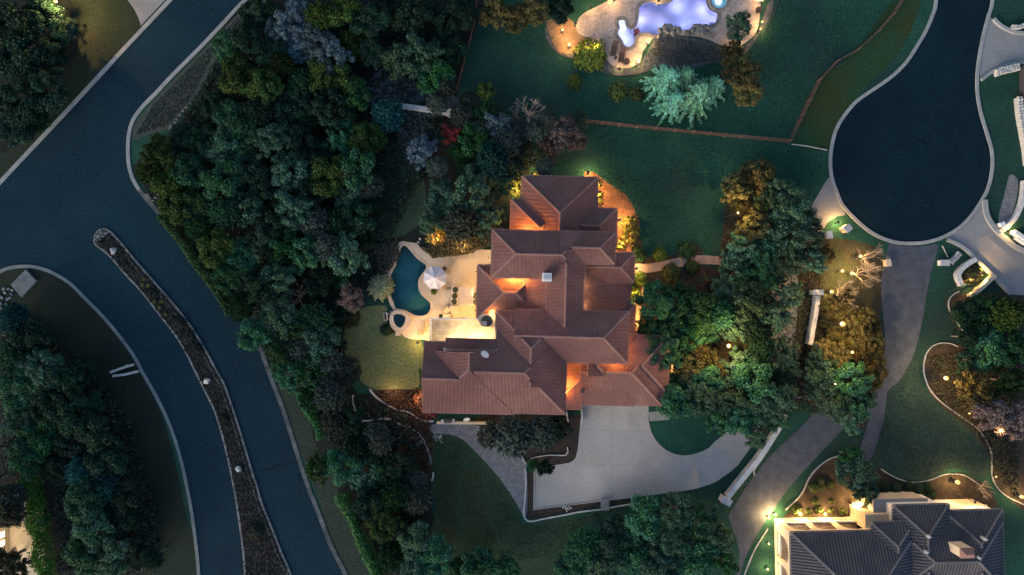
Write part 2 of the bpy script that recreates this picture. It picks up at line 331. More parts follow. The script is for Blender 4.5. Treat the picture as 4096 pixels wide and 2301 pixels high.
flat('lawn', V_((2230,985),(2300,900),(2330,1000),(2400,1045),(2470,1110),(2490,1180),(2470,1205),(2400,1180),(2330,1205),(2260,1200),(2200,1160),(2200,1060)), .008, mat('blue_lawn', (.011,.030,.026), (.016,.036,.031), .5, speck=.5, spscale=3.4, c3=(.02,.06,.045), s3=.09), 'bluish dark lawn between paver drive and lower right house', 'lawn')
flat('bank', T[(0,1)]((-60,640),(90,590),(180,580),(290,590),(400,630),(530,710),(640,820),(760,940),(880,1080),(1000,1240),(1100,1440),(1200,1640),(1300,1940),(1400,2420),(1480,2900),(900,2900),(880,2300),(760,1700),(640,1480),(450,1250),(200,980),(60,800),(-60,760)), .008, M_bank, 'dull brown-green bank below the divided road', 'bank', 2)
flat('lawn', V_((1085,1080),(1160,1090),(1210,1145),(1265,1215),(1310,1290),(1330,1320),(1640,1265),(1500,1300),(1420,1380),(1400,1460),(1090,1460),(1095,1290)), .008, mat('south_lawn', (.016,.04,.02), (.024,.05,.026), .5, speck=.5, spscale=3.4), 'dark south lawn below the gravel path', 'lawn', 2)
for p, l in ((((1100,1195),(1145,1190),(1150,1300),(1140,1370),(1110,1330)), 'left brownish mown stripe on the south lawn'), (((1165,1185),(1205,1200),(1225,1300),(1240,1360),(1180,1390),(1170,1300)), 'right brownish mown stripe on the south lawn')):
    flat('mown_stripe', V_(*p), .012, mat('stripe_grass', (.026,.036,.014), (.022,.04,.017), .5, speck=.5, spscale=3.4), l, 'lawn')
flat('verge', V_((690,930),(745,930),(790,1110),(850,1230),(950,1440),(960,1470),(870,1470),(800,1250),(735,1080)), .012, mat('roadside_grass', (.02,.035,.027), (.028,.04,.03), .5, speck=.5, spscale=3.4), 'dark mown strip between right lane and roadside hedge', 'verge', 2)
flat('mulch_bed', V_((935,985),(1064,985),(1064,1040),(1090,1060),(1090,1110),(1085,1200),(1050,1200),(1040,1130),(1000,1070),(960,1030)), .012, mat('rust_mulch', (.045,.030,.020), (.075,.045,.030), .8, speck=.5, spscale=6, c3=(.032,.026,.020), s3=.2), 'rust-brown planted slope at the left end of the long roof', 'bed')
flat('mulch_bed', R1((1700,20),(1840,60),(2000,190),(2150,280),(2300,400),(2400,560),(2440,680),(2500,800),(2460,1100),(2440,1240),(2130,1240),(1700,600),(1650,100)), .008, M_redmulch, 'orange-lit red mulch bed curving along the upper right walls', 'bed')
flat('mulch_bed', V_((1590,570),(1612,600),(1622,640),(1665,648),(1700,640),(1720,625),(1750,615),(1768,640),(1700,652),(1600,662)), .012, M_mulch, 'dark mulch bed above the front path', 'bed')
flat('mulch_bed', V_((1600,692),(1640,690),(1700,678),(1770,668),(1800,690),(1700,720),(1620,760),(1600,850),(1590,850)), .012, M_mulch, 'dark mulch bed below the front path', 'bed')
flat('side_path', V_((1598,695),(1625,690),(1618,760),(1604,830),(1612,890),(1690,900),(1720,900),(1720,960),(1690,985),(1600,985)), .014, mat('decomposed_granite', (.34,.24,.14), (.42,.31,.19), .8, speck=.3, spscale=6), 'warm-lit tan side path between house and oaks', 'path', 2)
flat('mulch_bed', V_((1330,1168),(1440,1160),(1450,1170),(1345,1182),(1342,1280),(1440,1270),(1520,1258),(1620,1248),(1628,1255),(1600,1263),(1520,1272),(1400,1295),(1335,1308),(1322,1300),(1325,1230)), .012, M_mulch, 'narrow dark bed round the lower left of the forecourt', 'bed', 0)
flat('mulch_bed', V_((1205,1045),(1455,1045),(1452,1100),(1445,1150),(1400,1165),(1330,1165),(1310,1150),(1240,1110)), .010, M_mulch, 'dark planted bed between long roof and forecourt', 'bed')
flat('mulch_bed', V_((2385,745),(2386,790),(2410,830),(2440,868),(2400,866),(2365,866),(2335,885),(2324,920),(2326,955),(2345,1000),(2390,1040),(2440,1080),(2480,1130),(2495,1160),(2496,1200),(2520,1238),(2600,1275),(2620,1000),(2620,735),(2500,740)), .012, M_mulch, 'dark mulch bed inside the right-hand wavy edging', 'bed', 3)
flat('mulch_bed', V_((2110,1147),(2070,1162),(2037,1192),(2015,1232),(1998,1275),(1978,1303),(2100,1303),(2145,1296),(2150,1200),(2140,1150)), .012, M_mulch, 'mulch bed of round bushes before the lit arcade', 'bed')
flat('mulch_bed', V_((2210,1182),(2260,1207),(2310,1212),(2370,1195),(2420,1190),(2470,1215),(2500,1250),(2490,1300),(2250,1290),(2150,1270),(2160,1190)), .010, M_mulch, 'dark hedge bed above the lower right roof', 'bed')
flat('gravel_bed', R8((1260,450),(1330,420),(1450,420),(1600,440),(1720,450),(1900,500),(2040,560),(2200,570),(2340,540),(2450,440),(2530,300),(2600,60),(2680,0),(2640,200),(2500,420),(2380,600),(2200,700),(1900,760),(1700,830),(1500,800),(1300,800),(1180,850),(1000,900),(800,900),(650,840),(560,760),(420,715),(250,690),(100,650),(0,550),(-60,400),(-40,280),(60,240),(340,380),(520,540),(640,680),(740,790),(930,830),(1080,770)), .010, M_bluemulch, 'blue-grey gravel bed round the lit lagoon pool', 'bed', 2)
flat('mulch_bed', R8((-40,260),(110,230),(230,220),(320,330),(400,440),(490,480),(520,540),(420,600),(300,640),(120,640),(30,500)), .014, mat('tan_mulch', (.15,.10,.06), (.22,.15,.1), 1, speck=.4, spscale=6), 'brown mulch lit by lamps left of the lagoon terrace', 'bed')
flat('gravel_path', V_((1088,1068),(1212,1072),(1240,1115),(1312,1155),(1326,1178),(1324,1300),(1300,1268),(1260,1208),(1200,1140),(1150,1098),(1090,1090)), .014, M_gravel, 'grey gravel path sweeping below the long roof', 'path', 3)
# roads
Lk = T[(0,0)]; Lm = T[(0,1)]; Lb = T[(0,2)]; Cb = T[(1,2)]
edgeNW = [Vector(p) for p in V_((900,-490),(429,0),(290,148),(150,300),(0,460),(-120,590))]
edgeR = S(Lk((2350,-480),(1850,0),(1700,160),(1500,370),(1300,570),(1180,700),(1090,790),(1020,880),(985,960),(970,1050),(967,1150),(975,1250),(1000,1340),(1052,1432))+Lm((1130,80),(1230,190),(1330,310),(1450,450),(1560,590),(1650,700),(1750,850),(1870,1010),(1940,1120))+Cb((130,0),(200,180),(290,460),(380,740),(470,970),(570,1230),(670,1430),(830,1800)), 3)
edgeSW = S(Lm((-250,720),(0,600),(80,570),(180,560),(290,570),(400,610),(530,690),(640,800),(760,920),(880,1060),(1000,1220),(1070,1350),(1125,1445))+Lb((1200,140),(1290,340),(1360,560),(1410,780),(1450,1000),(1480,1230),(1500,1447),(1520,1800)), 3)
road = edgeNW + edgeSW + list(reversed(edgeR))
flat('road', road, .016, M_asph, 'dark blue asphalt road forking round a planted median', 'road', 0)
culL = S(T[(3,0)]((1270,-400),(1265,0),(1240,110),(1190,230),(1120,350),(1040,470),(940,570),(830,650),(740,710),(660,770),(590,850),(530,940),(495,1030),(475,1130),(468,1230),(480,1340),(515,1447))+T[(3,1)]((560,100),(640,190),(740,280),(840,340),(960,380),(1090,388),(1210,375),(1330,335),(1440,270),(1530,180),(1600,80)), 3)
culR = S(T[(3,0)]((1645,1447),(1675,1350),(1690,1230),(1680,1120),(1655,1030),(1615,900),(1590,800),(1575,690),(1575,560),(1590,430),(1620,270),(1660,120),(1690,0),(1720,-400)), 3)
flat('cul_de_sac', culL+culR, .016, mat('fresh_asphalt', (.0020, .0125, .0215), (.0030, .0155, .0250), .25, speck=.5, spscale=3.8, c3=(.0034, .0190, .0280), s3=.07, crack=.55, rough=.95, bump=.2, bscale=20, spec=.12), 'dark asphalt cul-de-sac bulb at the upper right', 'road', 0)
# kerbs: real steps
def kerb(name, pts, w, m, label, h=.12): return tag(strip(name, pts, w, -.02, h, m), label, 'kerb', kind='structure')
kerb('kerb', edgeNW, .52, M_kerb, 'pale concrete kerb along the upper left side of the road')
n1 = 40
kerb('kerb', edgeR[:n1], .48, M_kerb, 'pale concrete kerb round the inside of the road bend')
kerb('kerb', edgeR[n1-1:], .55, M_kerbdull, 'worn dull kerb between right lane and wood', .08)
kerb('kerb', edgeSW, .42, mat('grey_kerb', (.13,.16,.165), (.19,.21,.21), .5, speck=.3, spscale=5), 'grey kerb on the lower left side of the divided road', .10)
kerb('kerb', culL+culR, .44, M_kerb, 'pale kerb ring round the cul-de-sac')
# driveways
flat('lawn', V_((-60,520),(-60,-60),(470,-60),(425,-10),(285,142),(145,294),(0,450)), .0025, mat('unlit_lawn', (.012,.026,.014), (.017,.030,.016), .4, speck=.5, spscale=3.4, c3=(.02,.026,.016), s3=.08), 'dark unlit lawn in the top left corner', 'lawn', 0)  # dark olive grass with the unlit corner's darkness put into its colour
flat('drive_apron', S(T[(0,0)]((930,-60),(965,5),(1010,70),(1045,140),(1062,195)), 3)+T[(0,0)]((1150,100),(1250,-5),(1330,-80)), .014, M_fan, 'grey driveway mouth at the top of the left road', 'driveway', 0)
flat('drive_apron', T[(3,1)]((585,175),(520,185),(450,230),(405,300),(300,430),(180,560),(60,620),(30,900),(210,900),(215,640),(300,560),(330,100),(400,-20),(450,-100),(470,-120),(500,-20),(540,80)), .020, M_fan, 'pale concrete apron leading from cul-de-sac under the oaks', 'driveway', 0)
flat('drive_lane', V_((1944,690),(2006,690),(2005,800),(1990,900),(1960,1000),(1920,1060),(1880,1110),(1840,1090),(1870,1050),(1910,960),(1940,860)), .018, mat('shaded_drive', (.16,.18,.20), (.2,.22,.235), .4, speck=.2, spscale=6), 'concrete lane passing beneath the oaks', 'driveway', 2)  # shade under the oaks is put into a darker, bluer concrete colour
flat('drive_apron', T[(3,0)]((1690,150),(1740,200),(1800,240),(1860,258),(1960,268),(2100,268),(2100,480),(1929,482),(1850,487),(1760,512),(1680,555),(1610,612),(1588,560),(1602,430),(1636,270),(1672,120)), .020, M_fan, 'pale concrete driveway apron at the upper right edge', 'driveway', 0)
flat('drive_apron', T[(3,1)]((1340,352),(1450,285),(1540,200),(1612,90),(1642,110),(1644,180),(1684,270),(1744,340),(1834,410),(1940,470),(2100,520),(2100,790),(1822,772),(1742,690),(1672,620),(1602,558),(1520,470),(1430,402)), .020, M_fan, 'grey driveway apron running off the lower right of the cul-de-sac', 'driveway', 0)
flat('paver_drive', S(T[(3,1)]((915,380),(900,450),(870,560),(850,700),(858,850),(875,1000),(880,1200),(850,1330),(815,1440))+T[(3,2)]((795,110),(770,210),(740,150),(560,110),(420,160),(300,280),(150,420),(0,565))+T[(2,2)]((1850,665),(1750,800),(1660,950),(1630,1010),(1690,1180),(1715,1300),(1690,1447),(1650,1650),(1560,1900),(1640,1900),(1720,1447),(1760,1310),(1830,1170),(1920,1025))+T[(3,2)]((30,980),(110,850),(200,740),(300,630),(400,520),(500,415),(600,310),(700,230),(768,240),(740,340),(705,450),(690,560),(760,590),(810,480),(855,340),(885,190),(900,60),(965,5))+T[(3,1)]((1010,1390),(1100,1220),(1155,1010),(1190,800),(1230,600),(1285,400),(1200,405),(1090,410),(1000,402)), 2, True), .018, M_drive2, 'purple-grey paver driveway winding down from the cul-de-sac', 'driveway', 0)
fore = T[(2,2)]((525,60),(1028,60),(1028,165),(1030,290),(1050,370),(1080,425),(1110,460),(1150,496),(1190,520),(1240,538),(1290,545),(1345,540),(1400,525),(1445,508),(1480,490),(1540,430),(1600,385),(1680,290),(1860,330),(1820,440),(1780,510),(1740,565),(1700,620),(1650,665),(1600,700),(1550,735),(1500,760),(1390,795),(1270,815),(1000,850),(730,885),(470,910),(160,958),(165,640),(340,615),(430,600),(462,582),(480,560),(495,500),(500,450),(510,340),(520,250))
flat('forecourt', fore, .022, M_conc, 'bright grey concrete forecourt below the garage roof', 'driveway', 0)
fo = bpy.data.objects['forecourt']
for k, (a, b) in enumerate((((757,160),(740,888)),((525,352),(1045,368)),((475,622),(1000,615)),((475,625),(470,908)),((1004,612),(1000,848)),((1270,548),(1265,814)),((1004,612),(1050,560)))):
    p = T[(2,2)](a, b); strip('expansion_joint', [p[0], p[1]], .045, .0225, .027, mat('joint', (.27,.265,.255)), parent=fo, bev=.001)
for a, b, l in (((172,640),(166,950),'left'), ((166,950),(1000,846),'bottom')):
    p = T[(2,2)](a, b); strip('forecourt_edge', [p[0], p[1]], .12, .01, .10, M_conc, parent=fo)
flat('front_path', S(T[(2,1)]((905,545),(1000,543),(1080,533),(1170,515),(1260,495),(1360,482),(1450,478),(1560,488),(1700,510),(1860,545),(2000,545),(2000,600),(1860,605),(1700,575),(1560,550),(1440,545),(1330,552),(1230,572),(1130,592),(1030,608),(905,616)), 2, True), .020, M_path, 'winding pinkish paver path from porch to driveway', 'path', 0)
flat('step_pad', V_((1632,1037),(1682,1032),(1684,1056),(1634,1060)), .020, M_fan, 'small pale concrete pad right of the forecourt top', 'path', 0)
# median
medL = S(Lm((716,365),(730,400),(830,480),(950,620),(1080,760),(1180,890),(1290,1030),(1390,1180),(1470,1340),(1520,1440))+Lb((1570,100),(1630,230),(1680,400),(1720,560),(1750,700),(1780,860),(1810,1060),(1835,1250),(1850,1447),(1862,1800)), 3)
medR = S(Lm((722,330),(745,295),(790,280),(830,300),(900,370),(1050,550),(1200,720),(1330,870),(1450,1030),(1560,1210),(1640,1360),(1690,1447))+Lb((1740,150),(1800,330),(1860,530),(1910,700),(1932,760))+Cb((50,920),(120,1090),(190,1270),(265,1447),(340,1700)), 3)
median = medL+list(reversed(medR))
flat('median_bed', median, .05, mat('median_soil', (.018,.022,.02), (.035,.038,.034), 1.0, speck=.5, spscale=6, bump=.7), 'dark planted median between the two lanes', 'bed', 0)
kerb('kerb', list(reversed(medL))+medR, .26, mat('median_kerb', (.16,.17,.17), (.23,.24,.24), .5, speck=.3, spscale=5), 'thin grey kerb round the planted median', .15)
ins = offset_path(medR, -.55); kerb('edging', ins[14:], .14, mat('median_edging', (.13,.14,.14), (.18,.19,.19), .7, speck=.3), 'thin inner stone line along the right side of the median', .12)
tag(sheet('median_nose', Lm((735,390),(720,350),(745,305),(790,290),(822,305),(740,385)), .14, M_kerb), 'rounded concrete nose at the tip of the median', 'pavement', kind='structure')

# ------------------------------------------------------------------ small pool and its terrace
terr = S(R5((320,95),(370,85),(430,95),(550,115),(590,165),(680,220),(770,265),(870,292),(980,270),(1100,230),(1200,195),(1300,178),(1440,198)), 3)+R5((1640,200),(1640,1400),(700,1400),(660,1378))+S(R5((560,1372),(470,1368),(390,1338),(345,1290),(280,1270),(215,1180),(200,1100),(215,1030),(235,985),(195,900),(165,800),(140,700),(130,610),(135,530),(150,480),(195,420),(215,350),(225,270),(260,200),(285,140)), 3)
flat('pool_terrace', terr, .06, M_terr, 'warm-lit tan stone terrace round the small pool', 'terrace', 0, holes=[pool1])
sd_ = strip('terrace_skirt', terr, .05, -.05, .058, M_cop, closed=True, parent=bpy.data.objects['pool_terrace'])
def pool(name, outline, depth, zt, pm, wm, label, coping=None, cw=.3):
    e = empty(name, (0, 0, 0)); tag(e, label, 'pool')
    n = len(outline); low = offset_path(outline, .0, True)
    vs = at_z(outline, zt-.005)+at_z(outline, -depth); fs = [(i, (i+1) % n, n+(i+1) % n, n+i) for i in range(n)]
    fl = tessellate_polygon([at_z(outline, -depth)]); fs += [tuple(n+i for i in t) for t in fl]
    mesh('basin', vs, fs, pm, e)
    sheet('water', outline, -.10, wm, parent=e)
    if coping: strip('coping', outline, cw, -.02, zt+.03, coping, closed=True, parent=e)
    return e
p1 = pool('swimming_pool', pool1, 1.5, .06, M_pool, M_water, 'small teal freeform swimming pool beside the round parasol', M_cop, .36)
# shallow dark drain patch and entry steps in the small pool
sheet('pool_step', S(R5((640,385),(690,415),(660,480),(610,545),(560,560),(570,470),(600,400)), 3, True), -.55, mat('pool_step_plaster', (.06,.20,.24), (.07,.22,.25), 1), parent=p1, thick=.9)
# raised spa
spw = S(R5((255,1060),(290,1040),(350,1045),(405,1075),(400,1140),(370,1200),(330,1220),(285,1190),(255,1130)), 3, True)
spo = S(R5((210,1080),(240,1020),(310,992),(390,1010),(450,1060),(462,1120),(440,1200),(390,1250),(320,1270),(255,1235),(215,1170)), 3, True)
sp = empty('spa', (0,0,0)); tag(sp, 'raised round spa with tan coping at the pool\'s lower end', 'spa')
sheet('coping', spo, .45, M_cop, holes=[spw], parent=sp)
strip('ring_wall', offset_path(spo, -.06 if False else .06, True), .1, .0, .449, M_cop, closed=True, parent=sp)
n = len(spw); vs = at_z(spw, .449)+at_z(spw, .065); fs = [(i, (i+1) % n, n+(i+1) % n, n+i) for i in range(n)]+[tuple(n+i for i in t) for t in tessellate_polygon([at_z(spw, .065)])]
mesh('basin', vs, fs, M_spaT, sp)
c_ = r5(330,1120); sheet('bench', S([c_+(p-c_)*.98 for p in spw], 1, True), .2, M_spaT, holes=[[c_+Vector((.1,.0,0))+(p-c_)*.42 for p in spw]], parent=sp)
sheet('water', spw, .38, M_water, parent=sp)

# ------------------------------------------------------------------ lagoon pool and terrace at the top
terr2 = S(R8((780,-140),(700,0),(640,40),(540,90),(440,140),(370,190),(335,240),(315,320),(330,385),(400,435),(490,470),(530,530),(600,600),(680,720),(740,780),(830,815),(930,820),(1010,790),(1070,760),(1100,690),(1110,620),(1170,540),(1240,460),(1330,420),(1450,410),(1600,430),(1740,440),(1900,480),(2030,540),(2120,555),(2230,560),(2330,520),(2440,430),(2500,300),(2515,100),(2520,-150),(2300,-260),(1600,-300),(1000,-250)), 3, True)
spaN = [r8(2015,25)+Vector((math.cos(a)*.93, math.sin(a)*.93, 0)) for a in (2*math.pi*i/28 for i in range(28))]
flat('lagoon_terrace', terr2, .05, M_deckN, 'grey-tan mottled terrace round the glowing lagoon pool', 'terrace', 0, holes=[pool2])
p2 = pool('swimming_pool', pool2, 1.4, .05, M_poolN, M_waterN, 'large glowing violet lagoon pool at the top', M_copN, .5)
sn = empty('spa', r8(2015,25)); tag(sn, 'bright cyan-lit round spa at the top edge', 'spa')
loc = lambda pts: [p-r8(2015,25) for p in pts]
sN = loc(spaN); n = len(sN); sO = [p*1.35 for p in sN]
sheet('coping', sO, .42, M_copN, holes=[sN], parent=sn); vs = at_z(sO, .42)+at_z(sO, 0.0); mesh('ring_wall', vs, [(i, (i+1) % n, n+(i+1) % n, n+i) for i in range(n)], M_copN, sn)
vs = at_z(sN, .42)+at_z(sN, .056); mesh('basin', vs, [(i, (i+1) % n, n+(i+1) % n, n+i) for i in range(n)]+[tuple(range(n, 2*n))], M_spaC, sn)
sheet('water', sN, .36, M_waterN, parent=sn)
def point(name, loc, power, col, r=.12, parent=None):
    l = bpy.data.lights.new(name, 'POINT'); l.energy = power; l.color = col; l.shadow_soft_size = r
    o = bpy.data.objects.new(name, l); o.location = loc; return link(o, parent)
m = MB().lathe((0,0,.06), [(.5,0),(.5,.05),(.3,.09)], 16).build('underwater_lamp', M_plamp, sn); point('spa_light', (0,0,.28), 5, (.55,.95,1), .05, sn)
for (x, y, p, c) in ((1105,185,150,(.78,.74,1)),(1560,20,130,(.78,.76,1)),(1860,60,130,(.76,.72,1)),(1990,190,80,(.8,.76,1)),(868,275,150,(.95,.95,1)),(905,440,110,(.92,.93,1)),(1350,250,80,(.70,.74,1)),(1650,230,90,(.70,.74,1)),(1000,520,30,(.9,.92,1)),(1820,260,50,(.72,.74,1))):
    q = r8(x, y); MB().lathe((q.x,q.y,-.155), [(.07,0),(.06,.03),(.03,.04)], 10).build('underwater_lamp', M_poolN, p2)
    al = bpy.data.lights.new('pool_light', 'AREA'); al.shape = 'DISK'; al.size = .35; al.energy = p*.16; al.color = c
    ao = link(bpy.data.objects.new('pool_light', al), p2); ao.location = (q.x, q.y, -.16)
for (x, y, w, l_) in ((880,565,.5,'a'),(1960,300,.55,'b')):
    q = r8(x,y); MB().lathe((q.x,q.y,-1.38), [(w,0),(w,1.0)], 16).build('pool_step', M_poolN, p2)
# ------------------------------------------------------------------ hip-roofed houses
class Block:
    """one roof mass: rectangle x0..x1, y0..y1 (house frame), eave height z0, slope s, sloping sides"""
    def __init__(b, x0, x1, y0, y1, z0, s=.4, sides='WENS', inset=.5, wall=True, wbase=0.0):
        b.x0, b.x1, b.y0, b.y1, b.z0, b.s, b.sides, b.inset, b.wall, b.wbase = min(x0,x1), max(x0,x1), min(y0,y1), max(y0,y1), z0, s, sides, inset, wall, wbase
    void = None
    def d(b, side, x, y): return {'W': x-b.x0, 'E': b.x1-x, 'S': y-b.y0, 'N': b.y1-y}[side]
    def h(b, x, y):
        if b.void and b.void[0] < x < b.void[1] and b.void[2] < y < b.void[3]: return -1e9
        if x < b.x0-1e-6 or x > b.x1+1e-6 or y < b.y0-1e-6 or y > b.y1+1e-6: return -1e9
        return b.z0+b.s*min(b.d(k, x, y) for k in b.sides)
    def face(b, side):
        poly = [(b.x0,b.y0),(b.x1,b.y0),(b.x1,b.y1),(b.x0,b.y1)]
        for o in b.sides:
            if o == side: continue
            f = lambda p: b.d(o, *p)-b.d(side, *p)
            out = []
            for i in range(len(poly)):
                p, q = poly[i], poly[(i+1) % len(poly)]; fp, fq = f(p), f(q)
                if fp >= -1e-9: out.append(p)
                if (fp > 1e-9 and fq < -1e-9) or (fp < -1e-9 and fq > 1e-9):
                    t = fp/(fp-fq); out.append((p[0]+(q[0]-p[0])*t, p[1]+(q[1]-p[1])*t))
            poly = out
            if len(poly) < 3: return []
        return poly
def capline(a, b, w, hgt):
    """half-round ridge tile strip from a to b, laid as overlapping tiles"""
    d = b-a; L = d.length; k = max(1, int(round(L/.42))); d.normalize()
    s = Vector((-d.y, d.x, 0)).normalized(); vs = []; fs = []
    for i in range(k):
        for e, lift in ((i/k, .0), ((i+1)/k, .022)):
            c = a+d*(L*e)
            for t, hh in ((-1, -.04), (-.6, .72), (.6, .72), (1, -.04)):
                vs.append(c+s*(t*w)+Vector((0, 0, hh*hgt+lift)))
        o = i*8
        fs += [(o+j, o+j+1, o+5+j, o+4+j) for j in range(3)]+[(o, o+3, o+2, o+1), (o+4, o+5, o+6, o+7)]
    return vs, fs
def runs(flags):
    out = []; st = None
    for i, f in enumerate(flags):
        if f and st is None: st = i
        if not f and st is not None: out.append((st, i-1)); st = None
    if st is not None: out.append((st, len(flags)-1))
    return out
def house_roof(e, blocks, pitch_w, mt, mp, mr, mwall, maxrows=300):
    for i, b in enumerate(blocks): b.z0 += .007*(i % 9)
    def hidden(b, x, y, z, eps): return b.h(x, y) < -1e8 and b.void is not None and b.void[0] < x < b.void[1] and b.void[2] < y < b.void[3] or any(o is not b and o.h(x, y) > z+eps for o in blocks)
    rows = []; RH = .045 if pitch_w < .2 else .055
    for bi, b in enumerate(blocks):
        for side in b.sides:
            poly = b.face(side)
            if len(poly) < 3: continue
            parts = [poly]
            if b.void:
                def cut(pl, f):
                    out = []
                    for i in range(len(pl)):
                        p, q = pl[i], pl[(i+1) % len(pl)]; fp, fq = f(p), f(q)
                        if fp >= 0: out.append(p)
                        if fp*fq < 0: t = fp/(fp-fq); out.append((p[0]+(q[0]-p[0])*t, p[1]+(q[1]-p[1])*t))
                    return out
                v0, v1, v2, v3 = b.void; left = cut(poly, lambda p: v1-p[0])
                parts = [pl for pl in (cut(poly, lambda p: p[0]-v1), cut(left, lambda p: v2-p[1]), cut(left, lambda p: p[1]-v3)) if len(pl) > 2]
            sl_ = None
            for pl in parts:
                vs = [Vector((x, y, b.z0+b.s*max(0, b.d(side, x, y)))) for x, y in pl]
                sl_ = mesh('roof_slope', vs, [tuple(range(len(vs)))], mp, e)
            if sl_ is None: continue
            horiz = side in 'WE'
            t0, t1 = (b.y0, b.y1) if horiz else (b.x0, b.x1)
            def xy(q, t):
                return {'W': (b.x0+q, t), 'E': (b.x1-q, t), 'S': (t, b.y0+q), 'N': (t, b.y1-q)}[side]
            depth = (b.x1-b.x0) if horiz else (b.y1-b.y0)
            def qmax(t):                       # where the slope meets the next slope
                best = depth if len(b.sides) > 1 else depth
                for o in b.sides:
                    if o == side: continue
                    if (o in 'WE') == horiz: best = min(best, depth/2)
                    else:
                        x, y = xy(0, t); best = min(best, max(0, b.d(o, x, y)))
                return best
            nrow = max(1, int((t1-t0)/pitch_w)); w = (t1-t0)/nrow
            for k in range(nrow):
                t = t0+(k+.5)*w; qm = qmax(t)
                if qm < .2: continue
                ns = max(3, int(qm/.15)); qs = [qm*i/ns for i in range(ns+1)]
                vis = [not hidden(b, *xy(q, t), b.z0+b.s*q, .004) for q in qs]
                for a, c in runs(vis):
                    q0, q1 = qs[a], qs[c]
                    if q1-q0 < .25: continue
                    if a > 0: q0 -= .12
                    if c < ns: q1 += .12
                    pr = []
                    for off, hh in ((-.38, 0), (-.2, RH), (.2, RH), (.38, 0)):
                        tt = t+off*w
                        qe = min(q1, qmax(tt)) if c < ns else max(q0+.1, qmax(tt))
                        st = q0-.06 if a == 0 else q0
                        for q in (st, qe):
                            x, y = xy(q, tt); pr.append(Vector((x, y, b.z0+b.s*q+.015+hh)))
                    rows.append((q1-q0, pr, sl_))
    rows.sort(key=lambda r: -r[0])
    F = [(0, 1, 3, 2), (2, 3, 5, 4), (4, 5, 7, 6), (0, 2, 4, 6)]
    for L, pr, sl_ in rows[:maxrows]: mesh('tile_row', pr, F, mt, sl_)
    if rows[maxrows:]:
        vs = []; fs = []
        for L, pr, sl_ in rows[maxrows:]:
            o = len(vs); vs += pr; fs += [tuple(o+i for i in f) for f in F]
        tag(mesh('tile_rows', vs, fs, mt, e), kind='stuff')
    for b in blocks:                            # ridges and hips, only where they show
        segs = {}
        for side in b.sides:
            poly = b.face(side)
            for i in range(len(poly)):
                p, q = poly[i], poly[(i+1) % len(poly)]
                key = tuple(sorted(((round(p[0],3), round(p[1],3)), (round(q[0],3), round(q[1],3)))))
                segs.setdefault(key, []).append(side)
        for (p, q), sd2 in segs.items():
            if len(sd2) < 2: continue
            p3 = Vector((p[0], p[1], b.z0+b.s*max(0, b.d(sd2[0], *p)))); q3 = Vector((q[0], q[1], b.z0+b.s*max(0, b.d(sd2[0], *q))))
            L = (q3-p3).length
            if L < .3: continue
            ns = int(L/.12)+1
            vis = [not hidden(b, *(p3.lerp(q3, i/ns)).to_2d(), p3.lerp(q3, i/ns).z, -.07) for i in range(ns+1)]
            for a, c in runs(vis):
                if c-a < 3: continue
                A, B = p3.lerp(q3, a/ns), p3.lerp(q3, c/ns)
                if A.z > B.z: A, B = B, A
                v, f = capline(B, A, .13, .15); mesh('ridge_cap', v, f, mr, e)
    for i, b in enumerate(blocks):              # walls, gables, gutters
        if b.wall:
            ins_ = b.inset+.011*i
            bm_ = MB().box(((b.x0+b.x1)/2, (b.y0+b.y1)/2, (b.z0+b.wbase)/2-.02), (b.x1-b.x0-2*ins_, b.y1-b.y0-2*ins_, b.z0-b.wbase-.04))
            bm_.build('wall', mwall, e)
        for side in 'WENS':
            if side in b.sides:
                x0, x1, y0, y1 = b.x0, b.x1, b.y0, b.y1
                a_, c_ = {'W': ((x0,y0),(x0,y1)), 'E': ((x1,y0),(x1,y1)), 'N': ((x0,y1),(x1,y1)), 'S': ((x0,y0),(x1,y0))}[side]
                nn = {'W': (-1,0), 'E': (1,0), 'N': (0,1), 'S': (0,-1)}[side]
                a3 = Vector((a_[0]+nn[0]*.1, a_[1]+nn[1]*.1, b.z0-.05)); c3 = Vector((c_[0]+nn[0]*.1, c_[1]+nn[1]*.1, b.z0-.05))
                ns = int((c3-a3).length/.15)+1
                vis = [not hidden(b, *(a3.lerp(c3, i_/ns)).to_2d(), b.z0, .0) for i_ in range(ns+1)]
                for p_, q_ in runs(vis):
                    if q_-p_ < 3: continue
                    A, B = a3.lerp(c3, p_/ns), a3.lerp(c3, q_/ns); mid = (A+B)/2
                    MB().box(mid, (max(.09, abs(B.x-A.x)), max(.09, abs(B.y-A.y)), .1)).build('gutter', mr, e)
            else:
                pts = []
                for k in range(21):
                    x, y = {'W': (b.x0+.06, b.y0+(b.y1-b.y0)*k/20), 'E': (b.x1-.06, b.y0+(b.y1-b.y0)*k/20), 'N': (b.x0+(b.x1-b.x0)*k/20, b.y1-.06), 'S': (b.x0+(b.x1-b.x0)*k/20, b.y0+.06)}[side]
                    pts.append(Vector((x, y, b.h(x, y)-.01)))
                vs = pts+[Vector((p.x, p.y, max(.5, b.z0-3))) for p in reversed(pts)]
                mesh('gable_wall', vs, [tuple(range(len(vs)))], mwall, e)
